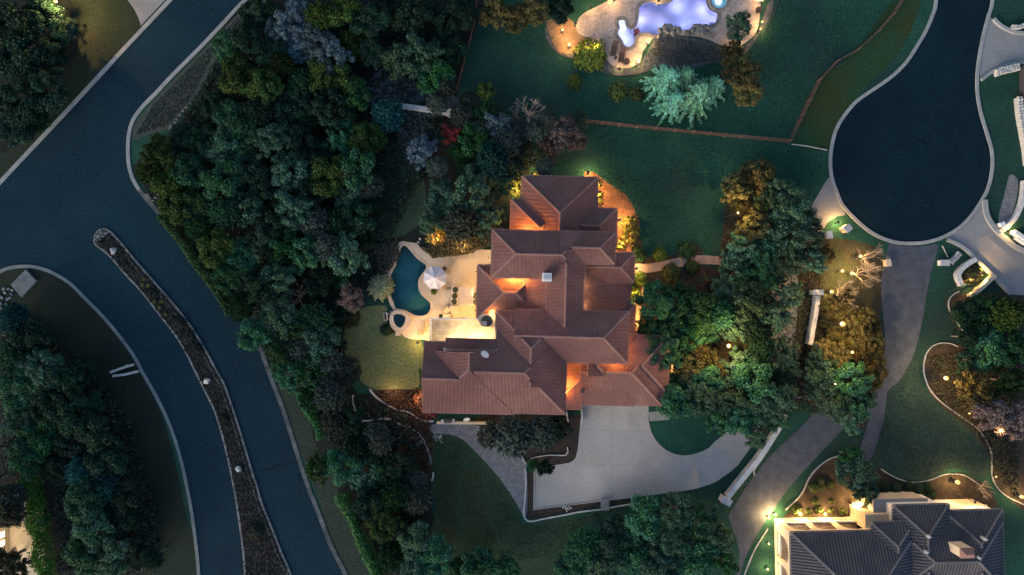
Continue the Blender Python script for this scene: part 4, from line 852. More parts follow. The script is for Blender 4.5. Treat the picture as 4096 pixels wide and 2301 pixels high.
trees("""d650,25,45 Y705,60,38 Y745,25,36 g805,35,40 g860,20,45 d925,45,42 d985,25,45 d1050,35,45 d1112,60,42 d1160,25,42
 o572,118,42 d622,95,38 d675,130,42 g600,188,46 g655,215,50 g704,160,36 Y742,118,36 Y790,95,40 Y835,135,40 g885,112,38 d935,130,36
 s1000,145,46 s1058,130,48 e1088,185,42 d1135,120,40 d538,270,42 o592,300,46 d645,280,42 d700,262,44 o760,205,42 g812,180,40 g860,205,44
 d760,285,46 d826,275,46 e892,235,36 t975,288,44 o860,345,45 g915,350,42 g395,385,44 d450,352,38 g372,432,34 g420,455,44 o480,432,45 o505,362,46
 s562,372,50 o622,352,45 s682,352,45 d742,365,45 d792,405,45 g440,522,38 e492,500,44 o552,452,48 s612,432,45 d662,470,44 s722,440,45 d772,482,40
 g834,440,52 o900,422,46 s880,492,44 y932,470,38 e500,572,42 g542,622,44 o560,532,44 s622,522,50 d682,552,42 s735,522,45 y792,562,48 o850,562,45
 d902,552,38 d945,520,32 e562,692,42 o602,642,45 s652,612,50 e712,622,45 o772,642,42 y822,622,42 s872,642,48 d912,602,32 e602,772,42 d652,722,42
 s702,702,45 b752,748,34 d802,712,42 o842,692,36 p880,750,36 o642,842,42 s692,802,45 e742,822,38 o792,802,42 d835,785,32 e702,892,42 y752,882,42
 s800,862,42 d846,850,30 o722,952,38 e772,942,42 y822,922,46 y868,932,38 y830,1000,46 e782,1005,34 y842,1062,42 d885,1060,36 d905,1125,42 y950,1105,42
 g800,1180,36 o852,1172,42 s912,1192,42 e955,1182,42 d1000,1182,38 y1042,1212,34 d932,1262,42 e990,1252,40 y1052,1262,36 g965,1320,42 d1022,1312,34
 s1045,1372,50 o1092,1402,44 e985,1402,40 o1200,1420,42 o1262,1432,42 e1150,1440,34 s1050,1440,40
 o1470,1385,54 s1542,1335,50 o1622,1300,52 s1700,1292,48 o1762,1322,46 s1800,1362,46 o1440,1435,42 s1520,1422,52 o1602,1392,54 s1682,1382,56 o1762,1402,54 e1826,1420,34 s1660,1442,48
 y1290,1100,56 y1232,1095,38 y1362,1092,44 d1405,1080,30 d1372,1178,20 e1340,1172,18
 s1130,512,52 s1192,482,50 y1160,562,48 s1222,542,44 s1108,478,34 t1240,402,46 y1272,362,38 e1192,352,40 e1152,385,30 g1222,232,26 e1232,282,32
 b1332,282,46 b1292,300,34 p1420,332,40 p1388,372,34 r1130,332,26 d1092,345,22 l1340,395,28
 l1250,20,42 l1302,40,36 l1348,18,36 d1412,20,32
 c1672,208,52 c1742,252,56 c1692,262,46 c1790,225,38 c1722,200,40 l1868,172,46 l1886,222,40 l1850,118,30 s1862,60,36
 l1902,442,44 l1852,475,36 s1942,505,46 s1992,525,46 l1900,560,40 s1932,585,46 s2002,592,44 s1862,622,44 o1922,645,44 s1990,645,40 s2042,602,36 s2050,662,30
 s1852,692,40 o1912,702,44 s1882,762,46 o1650,755,46 e1702,745,44 o1642,822,44 o1702,812,46 e1752,772,40 o1776,822,40 o1672,882,42 o1646,905,32 o1702,880,42
 l1742,932,40 l1796,925,36 s1866,915,36 d1905,832,42 s1950,802,38 s1990,742,32 s1762,1000,46 o1702,1012,42 s1802,992,44 s1852,1002,48 o1902,962,48 s1930,1030,42 o1872,1062,40 s1902,1102,30 o1820,1052,40
 s1962,902,44 d1962,960,36 l2170,842,36 l2192,870,34 s2082,942,44 l2105,918,26 o2150,962,46 l2196,925,34 s2102,1012,44 o2160,1022,40 s2140,1056,32
 e2478,800,52 g2538,792,48 d2440,792,36 o2500,882,52 e2560,882,44 d2440,912,30 l2462,985,40 g2542,962,44 p2502,1042,46 p2562,1062,40 d2440,850,30
 s1960,470,34 s2030,550,34 l1866,520,26 s1880,660,34 s1950,690,34 s1830,730,36 o1820,790,36 s1850,830,34 o1920,880,36 l1760,890,30 s1830,950,40 o1780,960,36 s1890,1020,36 s1950,1000,36 o1730,970,34 e1740,840,36 o1690,950,30 s1930,770,32 o1880,720,34
 l2110,840,26 l2140,800,28 l2180,800,26 l2120,890,28 s2060,900,30 l2170,890,30 s2130,1000,36 l2200,960,24 s2060,980,32 l2080,880,26 l2080,640,22
 y1100,260,30 y1160,290,30 y1210,330,30 y1300,330,36 Y1250,310,30 y1350,330,32 p1450,350,26 y1370,420,24 s1290,420,34 s1250,460,34 y1300,380,30 e1170,420,30 y1100,420,32 Y1060,380,34 s1080,560,30 y1240,580,26 s1210,430,34
 y1180,250,26 Y800,130,36 Y760,80,34 y1120,220,30 s1460,300,22 y1380,300,26
 s1975,1000,34 o1958,1060,30 s1985,930,32 l2100,770,26 l2130,740,20 s2180,1000,30 o2120,930,34 l2150,880,28 l2090,800,26 l2200,830,24
 s2160,1192,46 e2140,1150,24 s2180,1242,34 b2470,1228,30
 t32,802,42 d82,862,46 o32,902,46 s102,932,46 d152,962,42 d202,932,36 o42,982,46 d112,1022,46 d172,1042,46 d222,1022,36 s32,1062,46 e92,1102,46 d162,1112,46 d232,1092,42 o52,1162,46
 t205,1192,46 d262,1162,42 d132,1182,40 t262,1232,46 o205,1262,46 d312,1252,36 s222,1332,54 d292,1312,46 d342,1302,36 o202,1402,50 s272,1402,50 d342,1382,42 d382,1405,32 y30,1252,38
 d35,62,54 d92,42,48 d52,152,54 d122,135,46 d42,242,54 d112,222,44 d32,322,44 e92,300,36 d150,70,36
""")
ORD = ['', 'second ', 'third ', 'fourth ', 'fifth ', 'sixth ', 'seventh ', 'eighth ', 'ninth ', 'tenth ', 'eleventh ', 'twelfth ', 'thirteenth ', 'fourteenth ', 'fifteenth ', 'sixteenth ', 'seventeenth ', 'eighteenth ', 'nineteenth ', 'twentieth ']
LANDM = [(330,430,'the inside of the road bend'),(520,940,'the middle median boulder'),(1000,700,'the small teal pool'),(1075,285,'the long white wall in the wood'),(1290,120,'the upper lawn'),(1650,80,'the glowing lagoon pool'),(1740,335,'the brown fence'),(2290,420,'the cul-de-sac bulb'),(1740,660,'the front path'),(1810,1250,'the lower end of the white drive wall'),(2045,740,'the T-ended white wall'),(1560,1130,'the concrete forecourt'),(1250,1180,'the grey gravel path'),(950,890,'the warm-lit back lawn'),(1070,1130,'the curved stone edging'),(2200,1400,'the grey-roofed arcade house'),(1560,970,'the garage roof'),(1400,470,'the top roof wing'),(50,1350,'the lit corner patio'),(120,10,'the top left lamp'),(2240,850,'the paver drive'),(2340,950,'the right wavy edging'),(310,930,'the stone culvert'),(50,710,'the drain headwall'),(1210,1300,'the striped south lawn'),(820,1150,'the roadside hedge'),(1010,470,'the dim lawn in the wood'),(560,60,'the top of the left road'),(520,620,'the right lane kerb'),(800,250,'the wood\'s darkest hollow'),(830,60,'the top edge of the wood'),(700,450,'the heart of the wood'),(320,1330,'the lower left kerb'),(1650,1350,'the bottom oak grove')]
def near(u, v):
    return min(LANDM, key=lambda l: (l[0]-u)**2+(l[1]-v)**2)
buckets = {}
for t in TREES:
    l = near(t[0], t[1]); buckets.setdefault((t[3], l[2]), []).append(((t[0]-l[0])**2+(t[1]-l[1])**2, t))
LABEL = {}
for (k, ln), lst in buckets.items():
    lst.sort()
    for i, (d_, t) in enumerate(lst):
        LABEL[t] = ('%s closest to %s' % (TINT[k][1], ln)) if len(lst) == 1 else ('%s%s, %sclosest to %s' % ('' , TINT[k][1], ORD[i], ln))
rd = random.Random(11)
GROUPS = {'oak': 'oak trees of the grounds', 'loose': 'airy trees of the grounds', 'spiky': 'wispy trees of the grounds', 'cedar': 'blue-green cedars', 'bare': 'leafless trees'}
for t in TREES:
    u, v, r, k = t; col, words, proto = TINT[k]; rm = r/20.0*1.17
    hc = {'oak': .62, 'loose': .66, 'spiky': .6, 'cedar': .35, 'bare': .9, 'bush': .3}[proto]*rm+rd.uniform(.3, 1.9)*(0 if proto == 'cedar' else 1)
    if proto == 'bare': hc = .45
    base = V(u, v, hc+.25*rm); base.z = 0
    nm = {'oak': 'oak_tree', 'loose': 'broadleaf_tree', 'spiky': 'wispy_tree', 'cedar': 'cedar_tree', 'bare': 'bare_tree'}[proto]
    e = empty(nm, base, rd.uniform(0, 6.28)); tag(e, LABEL[t], 'tree', GROUPS[proto])
    alt = proto
    if proto == 'oak': alt = rd.choice(('oak', 'oak', 'oak', 'loose', 'loose', 'spiky'))
    me = rd.choice(PROTO[alt])
    c = link(bpy.data.objects.new('branches' if proto == 'bare' else 'crown', me), e); c.location = (0, 0, hc); s_ = rm*rd.uniform(.94, 1.06)
    c.scale = (s_*rd.uniform(.92, 1.12), s_*rd.uniform(.8, 1.1), s_*rd.uniform(.75, 1.35)*(1.6 if proto == 'bare' else 1))
    j = rd.uniform(.6, 1.4); jt = rd.uniform(-.10, .10)
    c.color = (col[0]*j*(1+jt), col[1]*j, col[2]*j*(1-jt), 1)
    tr_ = link(bpy.data.objects.new('trunk', rd.choice(TRUNK)), e); tr_.scale = (rm*.8, rm*.8, hc*.95 if proto != 'bare' else .6)
    if proto == 'cedar': tr_.scale = (rm*.8, rm*.8, rm*1.2)
vase = [branches('vase_branches_%d' % i, 70+i, 6, 1.2, mat('uplit_bark', (.30,.25,.20), (.38,.32,.26), 3, speck=.2), .5, .013) for i in range(2)]  # branch bark coloured paler and warmer than the trunks to carry the uplight
for i, (u, v, l) in enumerate(((2170,652,'topmost of the three uplit bare trees by the paver drive'),(2150,690,'middle of the three uplit bare trees by the paver drive'),(2105,742,'lowest of the three uplit bare trees by the paver drive'))):
    e = empty('bare_tree', V(u, v), i*2.1); tag(e, l, 'tree', 'uplit bare trees'); c = link(bpy.data.objects.new('branches', vase[i % 2]), e); c.location.z = .3; c.scale = (3.1, 3.1, 3.8)
    for k in range(5): a = k*1.26; MB().tube((math.cos(a)*.12, math.sin(a)*.12, -.02), (0, 0, .42), .06, .05, 6).build('trunk', M_palebark, e)
# the small trees and shrubs one can pick out
def bush(u, v, r, col, label, name='shrub', group=None, proto='bush', squash=1.0, z=0.):
    e = empty(name, V(u, v, .5*r/20)); e.location.z = z; rm = r/20
    c = link(bpy.data.objects.new('foliage', rd.choice(PROTO[proto])), e); c.scale = (rm, rm*rd.uniform(.85,1.1), rm*squash); c.location.z = .05
    c.rotation_euler.z = rd.uniform(0, 6.28); j = rd.uniform(.85, 1.15); c.color = (col[0]*j, col[1]*j, col[2]*j, 1)
    m_ = MB()
    for k in range(4): a = k*1.57+rd.uniform(0,.8); m_.tube((0,0,-.02),(math.cos(a)*rm*.5, math.sin(a)*rm*.5, rm*.6*squash), .03, .012, 5, False)
    m_.build('stem', M_bark, e)
    return tag(e, label, 'shrub', group)
GR = (.085,.15,.03); DG = (.03,.085,.03); TL_ = (.10,.15,.15); YL = (.34,.25,.07)
bush(1095,592,27,YL,'golden-yellow round shrub above the small pool', squash=.9)
bush(1486,135,40,(.11,.17,.03),'large bright green shrub at the lagoon terrace edge', squash=.7)
bush(1446,205,19,(.05,.09,.02),'small green shrub on lawn below the lagoon terrace'); bush(1556,229,22,(.055,.10,.03),'round green shrub left of the blue-green cedars'); bush(1602,236,18,(.05,.08,.03),'low green shrub touching the cedars on their left')
bush(1590,590,30,(.26,.25,.06),'tall lit yellow-green shrub beside the upper right wall', proto='loose'); bush(1584,560,22,(.28,.27,.07),'lit yellow shrub above the tall one by the upper right wall', proto='loose'); bush(1560,615,14,(.24,.24,.07),'small lit shrub below the tall yellow-green one by the wall')  # lamplight on these shrubs is put into their bright yellow leaf colours
bush(1506,462,10,(.26,.24,.06),'lit shrub at the top right roof corner'); bush(1506,490,11,(.22,.22,.05),'lit shrub along the top wing\'s right eave'); bush(1508,505,8,(.22,.22,.05),'tiny lit shrub at the notch right of the top wing')  # bright yellow leaf colours again carry the lamplight
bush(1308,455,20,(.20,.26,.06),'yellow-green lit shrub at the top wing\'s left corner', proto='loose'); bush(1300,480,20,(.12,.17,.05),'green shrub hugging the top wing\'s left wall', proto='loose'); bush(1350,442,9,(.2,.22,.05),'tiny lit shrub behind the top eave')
bush(1610,640,20,DG,'dark green shrub left in the bed above the path'); bush(1662,641,18,GR,'oval green shrub in the middle of the bed above the path'); bush(1730,630,24,DG,'wide dark shrub right in the bed above the path', squash=.8)
bush(1690,685,22,(.06,.09,.03),'round shrub below the front path'); bush(1742,672,18,(.05,.09,.03),'shrub right below the front path'); bush(1612,702,18,GR,'green shrub below the porch corner'); bush(1598,735,14,(.12,.17,.03),'yellow-green shrub between porch and courtyard roof')
bush(972,830,16,(.02,.04,.018),'dark shrub at the lower left of the raised spa',squash=.8)
bush(880,800,24,(.03,.04,.02),'dark low shrub at the wood\'s edge by the back lawn')
bush(1080,1035,26,(.22,.085,.06),'reddish shrub at the left end of the long roof', proto='loose'); bush(1050,1000,22,(.12,.06,.04),'rusty shrub above the curved edging', proto='loose'); bush(1010,1140,24,(.14,.07,.03),'rust-brown shrub in the planted slope', proto='loose')
bush(2450,690,24,(.06,.065,.03),'dark clipped bush in the lit planter right of the drive'); bush(2420,705,16,(.16,.10,.06),'brown bare bush at the lit planter\'s corner', proto='loose')
for i, (u, v, r) in enumerate(((2050,1228,13),(2066,1212,10),(2072,1228,9),(2090,1217,10),(2052,1262,9),(2005,1285,14),(2035,1288,9),(2062,1284,10),(2092,1286,8),(2122,1288,10),(2092,1262,7))):
    bush(u, v, r, (.07,.10,.035), 'round clipped bush, %s before the lit arcade' % (['biggest of the upper cluster','at the top of the upper cluster','lowest of the upper cluster','rightmost of the upper cluster','alone below the upper cluster','leftmost and biggest of the wall row','second in the wall row','third in the wall row','fourth in the wall row','rightmost in the wall row','small, alone above the wall row'][i]), 'clipped_bush', 'round bushes before the arcade', squash=.8)
for i, (u, v) in enumerate(((2230,1222),(2255,1228),(2290,1225),(2312,1228),(2335,1226),(2225,1245),(2260,1248),(2290,1248),(2315,1250),(2345,1246))):
    bush(u, v, 14, (.03,.065,.035), 'dark hedge shrub above the grey roof, %s row, %s from left' % (('upper','lower')[i//5], ['first','second','third','fourth','fifth'][i % 5]), 'hedge_shrub', 'dark shrubs above the grey roof', squash=.8)
for i, (x, y) in enumerate(((1185,360),(1207,408),(1243,445),(1215,460),(1307,605),(1348,405))):
    p_ = Cb((x, y))[0]; bush((p_.x/PX+2048)/VF, (1150.5-p_.y/PX)/VF, 6, (.20,.30,.28), 'pale round agave, %s' % ['top one inside the curved edging','second from top inside the curved edging','right one of the lower pair inside the edging','left one of the lower pair inside the edging','alone at the edging\'s lower end','among white pebbles by the gravel path'][i], 'agave', 'pale agaves by the curved edging', squash=.8)
yl = ((1075,700),(1120,705),(1168,825),(1222,825),(1250,920),(1205,870),(1085,655))
for i, (x, y) in enumerate(yl):
    p_ = Lm((x, y))[0]; bush((p_.x/PX+2048)/VF, (1150.5-p_.y/PX)/VF, 6, (.16,.18,.06), 'small yellowish tuft on the median, %s down from the tip' % ['second','third','fourth','fifth','seventh','sixth','first'][i], 'ornamental_tuft', 'yellowish tufts on the median', z=.05)
for i, (u, v, r) in enumerate(((445,815,20),(470,850,20),(490,880,18),(380,740,16))):
    bush(u, v, r, (.035,.045,.038), 'dark %s median shrub' % ['upper of the three spreading','middle of the three spreading','lowest of the three spreading','single, nearest-the-tip'][i], 'median_shrub', 'median shrubs', squash=.6, z=.05)
bush(563,1055,16,(.02,.028,.02),'blackish median shrub below the middle boulder','median_shrub',squash=.6,z=.05); bush(640,1340,22,(.02,.03,.022),'blackish median shrub near the bottom','median_shrub',squash=.6,z=.05)
# palm
pe = empty('palm_tree', V(955,722,1.6)); pe.location.z = 0; tag(pe, 'fan palm with grey-green fronds at the pool\'s left edge', 'palm')
MB().tube((0,0,-.02),(0,0,1.3),.16,.12,8).build('trunk', M_bark, pe)
for k in range(30):
    a = k*2.4; L = 1.5+.6*((k*7) % 5)/5; lift = .9-.035*k*1.1; n_ = 7; vs = []; fs = []
    for i in range(n_+1):
        t = i/n_; rr = L*t; z = 1.3+lift*t*1.1-1.1*t*t*L*.8; c = Vector((math.cos(a)*rr, math.sin(a)*rr, z)); s_ = Vector((-math.sin(a), math.cos(a), 0))
        w = .42*math.sin(min(1, t*1.05)*math.pi*.93)*(1 if i % 2 else .45)+.015
        vs += [c-s_*w-Vector((0,0,.08)), c+Vector((0,0,.03)), c+s_*w-Vector((0,0,.08))]
    for i in range(n_): fs += [(3*i,3*i+1,3*i+4,3*i+3),(3*i+1,3*i+2,3*i+5,3*i+4)]
    f_ = mesh('frond', vs, fs, M_leaf, pe); f_.color = (.16,.19,.11,1)
# hedges
def hedge(name, path, w, h, label, col, dens=230):
    P = []; Nn = []
    pts = S(path, 6)
    for a, b in zip(pts[:-1], pts[1:]):
        L = (b-a).length; n = int(dens*L*w)+1; t = rng.uniform(0, 1, n); o = rng.uniform(-1, 1, n); d = (b-a).normalized(); s_ = np.array((-d.y, d.x, 0))
        lump = 1+.18*np.sin(np.array(a.x+a.y)*1.7)+.1*rng.normal(size=n)
        z = h*np.sqrt(np.clip(1-(np.abs(o)**3), 0, 1))*lump*rng.uniform(.7, 1.05, n)
        P.append(np.array(a)[None]*(1-t)[:, None]+np.array(b)[None]*t[:, None]+s_[None]*(o*w*.5*lump)[:, None]+np.stack([0*z, 0*z, z], 1)); Nn.append(s_[None]*o[:, None]+np.array((0,0,.8))+rng.normal(size=(n,3))*.5)
    e = empty(name, path[0]); P = np.concatenate(P)-np.array((path[0].x, path[0].y, 0))
    c = link(bpy.data.objects.new('foliage', leaf_mesh(name, P, np.concatenate(Nn), .13, M_leaf)), e); c.color = (*col, 1)
    mb = MB()
    for q in pts[::4]: mb.tube((q.x-path[0].x,q.y-path[0].y,-.02),(q.x-path[0].x,q.y-path[0].y,h*.8),.04,.02,5)
    mb.build('stem', M_bark, e); return tag(e, label, 'hedge')
hedge('hedge', V_((85,1195),(100,1250),(112,1320),(122,1380),(132,1460)), 2.0, 2.2, 'tall bright green hedge beside the lit corner patio', (.05,.16,.02))
hedge('hedge', V_((755,975),(775,1020),(800,1065),(812,1100)), 1.1, 1.4, 'upper bright green hedge along the road strip', (.025,.12,.045))
hedge('hedge', V_((862,1235),(885,1290),(912,1350),(940,1410),(960,1460)), 1.5, 1.6, 'lower bright green hedge along the road strip', (.03,.115,.035))
hedge('hedge', V_((410,545),(460,600),(510,670),(545,720),(585,790)), 1.3, 1.3, 'low green hedge edging the wood along the right lane', (.02,.065,.02))
hedge('hedge', V_((1064,925),(1064,975)), .7, 1.2, 'short dark clipped hedge against the long roof\'s left wall', (.03,.07,.02))
hedge('hedge', V_((1668,985),(1676,1020),(1700,1035)), 1.0, 1.3, 'lit yellow-green hedge at the garage roof\'s right corner', (.12,.15,.02))
# uncountable ground cover
def cover(name, poly, n, size, zmax, col, label, m=M_leaf):
    xs = [p.x for p in poly]; ys = [p.y for p in poly]; P = []
    while len(P) < n:
        x = rng.uniform(min(xs), max(xs)); y = rng.uniform(min(ys), max(ys))
        if inside((x, y), poly): P.append((x, y, rng.uniform(.02, zmax)))
    P = np.array(P); me = leaf_mesh(name, P, rng.normal(size=(len(P),3))*.6+np.array((0,0,1)), size, m)
    o = link(bpy.data.objects.new(name, me)); o.color = (*col, 1); return tag(o, label, 'ground cover', kind='stuff')
cover('median_groundcover', offset_path(median, 0)[::2], 9000, .13, .32, (.035,.04,.036), 'low dark ground cover filling the median')
wp = V_((545,150),(660,20),(1150,20),(1140,110),(1120,290),(1080,420),(960,640),(870,820),(860,980),(1040,1050),(1060,1180),(1080,1440),(985,1440),(910,1290),(830,1120),(745,950),(680,850),(600,740),(520,630),(440,530),(390,420))
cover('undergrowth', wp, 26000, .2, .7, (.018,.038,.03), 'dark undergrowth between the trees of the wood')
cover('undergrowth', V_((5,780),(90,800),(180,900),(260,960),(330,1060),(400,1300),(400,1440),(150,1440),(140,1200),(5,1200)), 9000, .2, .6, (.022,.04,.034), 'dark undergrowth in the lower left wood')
cover('scrub', V_((935,215),(990,185),(1130,245),(1140,290),(1060,300),(1080,380),(1020,390),(1000,310),(935,275)), 7000, .13, .4, (.12,.17,.20), 'pale bluish scrub round the long white wall')
cover('scrub', T[(0,0)]((1150,800),(1500,440),(1750,180),(1860,90),(1780,260),(1600,420),(1450,720),(1260,950),(1020,1020)), 3500, .10, .12, (.05,.066,.058), 'grey tufts of dry grass on the verge')
cover('shrubbery', V_((1290,590),(1120,600),(1060,625),(1090,650),(1180,640),(1240,615)), 2600, .13, .5, (.09,.085,.05), 'low brown planting above the small pool')
cover('shrubbery', V_((950,620),(1000,600),(1010,640),(975,690),(950,700)), 1200, .13, .4, (.05,.06,.05), 'low dark planting left of the small pool')
cover('shrubbery', V_((945,985),(1060,985),(1085,1060),(1085,1190),(1050,1180),(1020,1080)), 2600, .12, .4, (.055,.038,.026), 'rusty low planting on the slope by the long roof')
cover('shrubbery', V_((2395,760),(2560,760),(2560,1250),(2500,1190),(2470,1110),(2350,990),(2335,900),(2440,880)), 6000, .14, .4, (.04,.05,.03), 'dark low planting inside the right wavy edging')
cover('shrubbery', V_((1830,480),(1910,430),(2070,610),(2075,760),(2200,790),(2205,950),(2160,1060),(1960,1030),(1880,1090),(1760,1030),(1700,1000),(1690,780),(1800,720)), 10000, .15, .45, (.045,.065,.035), 'low shade planting under the right-hand oaks')
cover('shrubbery', R8((1300,450),(1600,470),(1900,540),(2300,570),(2400,500),(2300,640),(1900,740),(1600,780),(1300,740),(1200,620)), 1500, .1, .2, (.05,.06,.055), 'sparse planting on the gravel by the lagoon pool')
# ------------------------------------------------------------------ rocks, walls, edgings
def rock_mesh(name, seed, m, flat_=.7, ang=.28):
    rd_ = random.Random(seed); bm = bmesh.new(); bmesh.ops.create_icosphere(bm, subdivisions=2, radius=1)
    pl = [(Vector((rd_.gauss(0,1), rd_.gauss(0,1), rd_.gauss(0,.7))).normalized(), rd_.uniform(.42,.8)) for _ in range(13)]
    for v in bm.verts:
        for n_, d in pl:
            k = v.co.dot(n_)-d
            if k > 0: v.co -= n_*k
        v.co.z *= flat_
    me = bpy.data.meshes.new(name); bm.to_mesh(me); bm.free(); me.materials.append(m); return me
ROCKS = [rock_mesh('boulder_%d' % i, i, M_boulder) for i in range(4)]; GREYR = [rock_mesh('greyrock_%d' % i, i+20, M_rock, .6) for i in range(4)]; RIP = [rock_mesh('riprap_%d' % i, i+60, mat('blue_rubble', (.13,.17,.19), (.2,.24,.26), 2, speck=.3), .6) for i in range(4)]; LIMES = [rock_mesh('stone_%d' % i, i+40, M_lime, .6) for i in range(5)]
def rock(u, v, sx, sy, label, rot=0., protos=ROCKS, name='boulder', h=.5, group=None, z=0.):
    o = link(bpy.data.objects.new(name, rd.choice(protos))); o.location = V(u, v); o.location.z = h*.28+z; o.scale = (sx/40, sy/40, h); o.rotation_euler.z = rot
    return tag(o, label, 'rock', group)
rock(288,630,24,26,'white boulder nearest the tip of the median', .3, h=.8, z=.05); rock(524,957,22,24,'white boulder midway along the median', 1.1, h=.8, z=.05); rock(603,1179,18,26,'pale pointed boulder lowest on the median', .2, h=.7, z=.05)
rock(915,688,10,14,'lone pale boulder above the fan palm', .4, h=.4); rock(862,675,8,8,'small pale stone in the wood left of the pool', .4, h=.3); rock(855,645,14,12,'flat stone pair in the wood left of the pool, lower', .4, h=.3); rock(863,640,12,10,'flat stone in the wood left of the pool, upper', .9, h=.3)
rock(1057,601,9,9,'upper round stone at the small pool\'s top edge', h=.3); rock(1053,610,9,9,'lower round stone at the small pool\'s top edge', h=.3); rock(985,787,24,20,'brown boulder between pool and raised spa', .3, GREYR, h=.6)
rock(1128,726,14,12,'dark rock under the parasol\'s lower edge', .3, GREYR, h=.5); rock(1975,1310,16,14,'pale gatepost boulder at the arcade wall corner', .2, h=.8)
for i, (x, y) in enumerate(((1345,378),(1362,370),(1352,392),(1375,395),(1385,402),(1395,398),(1380,415),(1395,415),(1388,430),(1400,445),(1365,408),(1360,430))):
    p_ = Cb((x,y))[0]; o = link(bpy.data.objects.new('pebble', LIMES[i % 5])); o.location = p_; o.location.z = .07; o.scale = (.14,.14,.16); tag(o, 'small white cobble beside the lone agave on the gravel', 'stone', 'white cobbles by the gravel path')
for i, (x, y) in enumerate(((385,935),(400,930),(415,938),(430,928),(445,935),(405,945),(422,950),(440,945),(412,962),(430,930))):
    p_ = T[(2,2)]((x,y))[0]; o = link(bpy.data.objects.new('cobble', LIMES[i % 5])); o.location = p_; o.location.z = .09; o.scale = (.16,.16,.2); tag(o, 'pale broken stone heaped below the forecourt\'s left half', 'stone', 'pale stones below the forecourt')
for i, (x, y, s_) in enumerate(((1330,380,50),(1360,345,60),(1420,335,60),(1480,345,55),(1540,375,50),(1590,400,50),(1640,400,45),(1700,370,60),(1740,340,60),(1790,330,65),(1840,335,60),(1890,345,55),(1760,390,60),(1840,390,65),(1900,410,55),(1940,440,40),(1300,430,40),(1400,385,60),(1470,395,60))):
    p_ = r8(x,y); rk = link(bpy.data.objects.new('waterfall_rock', GREYR[i % 4])); rk.location = (p_.x,p_.y,.2); rk.scale = (s_*.0105,s_*.0105,.75+.1*(i % 3)); rk.rotation_euler.z = i*1.3
    tag(rk, 'rough grey waterfall rock on the lagoon pool\'s lower edge, %s from left' % ['third','fourth','sixth','ninth','tenth','eleventh','twelfth','thirteenth','fourteenth','sixteenth','seventeenth','eighteenth','fifteenth (lower)','seventeenth (lower)','eighteenth (lower)','last','first','fifth','seventh'][i], 'rock', 'waterfall rocks')
def stone_wall(path, w, h, label, step=.34, m=M_lime, name='stone_wall', cols=2, cap=False):
    e = empty(name, path[0]); o0 = path[0]; pts = [p-o0 for p in S(path, 6)]
    v, f = ribbon(pts, w*.8, -.02, h*.8, bev=.03); mesh('core', v, f, m, e)
    acc = 0.; k = 0
    for a, b in zip(pts[:-1], pts[1:]):
        L = (b-a).length; d = (b-a).normalized(); s_ = Vector((-d.y, d.x, 0))
        while acc < L:
            for c in range(cols):
                o = link(bpy.data.objects.new('stone', LIMES[(k+c*2) % 5]), e); oo = ((c+.5)/cols-.5)*w
                o.location = a+d*acc+s_*(oo+rd.uniform(-.03,.03)); o.location.z = h*.72; o.scale = (step*rd.uniform(.5,.68), w/cols*rd.uniform(.5,.66), h*.42); o.rotation_euler.z = math.atan2(d.y, d.x)+rd.uniform(-.2,.2)
            acc += step*rd.uniform(.85,1.2); k += 1
        acc -= L
    return tag(e, label, 'wall')
def slab_wall(path, w, h, label, m=M_white, name='garden_wall', piers=(), sm=5):
    e = empty(name, path[0]); o0 = path[0]; pts = [p-o0 for p in (S(path, sm) if sm else path)]
    v, f = ribbon(pts, w*.86, -.02, h-.08, bev=.01); mesh('wall_body', v, f, m, e)
    v, f = ribbon(pts, w, h-.078, h, bev=.02); mesh('coping', v, f, m, e)
    for (p, sx, sy, rz) in piers: q = p-o0; MB().box((q.x,q.y,(h+.1)/2), (sx,sy,h+.1), rz).box((q.x,q.y,h+.14), (sx+.1,sy+.1,.08), rz).build('pier', m, e)
    return tag(e, label, 'wall')
M_drywall = mat('pale_wall_stone', (.42,.43,.42), (.55,.56,.55), 1.3, speck=.2, spscale=5)
slab_wall(V_((988,269),(1060,278),(1140,290)), .62, 1.1, 'long white rendered wall deep in the wood', M_drywall, piers=[(V(1138,290),.8,.8,-.15)])
slab_wall(V_((2047,745),(2044,775),(2038,810),(2032,845),(2028,865)), .55, 1.3, 'T-ended white wall standing among the lamps', M_drywall, piers=[(V(2046,736),1.15,.6,0)])
slab_wall(V_((1968,1040),(1958,1060),(1945,1085),(1905,1145),(1865,1195),(1825,1245)), .62, 1.1, 'long white drive wall beside the paver drive', M_drywall, piers=[(V(1820,1254),1.2,.75,-.5)])
def edging(path, w, label, h=.16, m=None, name='edging', sm=5, segs=True):
    e = empty(name, path[0]); o0 = path[0]; pts = [p-o0 for p in S(path, sm)]
    # laid as separate blocks with open joints
    acc = [0.]
    for a, b in zip(pts[:-1], pts[1:]): acc.append(acc[-1]+(b-a).length)
    tot = acc[-1]; n = max(1, int(tot/1.1)); n = min(n, 60)
    def at(s):
        for i in range(len(acc)-1):
            if s <= acc[i+1]+1e-6: t = (s-acc[i])/max(1e-6, acc[i+1]-acc[i]); return pts[i].lerp(pts[i+1], t)
        return pts[-1]
    for i in range(n):
        s0, s1 = tot*i/n+.012, tot*(i+1)/n-.012
        v, f = ribbon([at(s0), at((s0+s1)/2), at(s1)], w*rd.uniform(.9,1.1), -.02, h*rd.uniform(.92,1.06), bev=.02); mesh('edging_stone', v, f, m or M_lime, e)
    return tag(e, label, 'edging')
EG = mat('thin_edging', (.26,.30,.30), (.36,.39,.38), 1.5, speck=.2, spscale=5)
t8 = T[(3,1)]; t11 = T[(2,2)]; t12l = T[(3,2)]
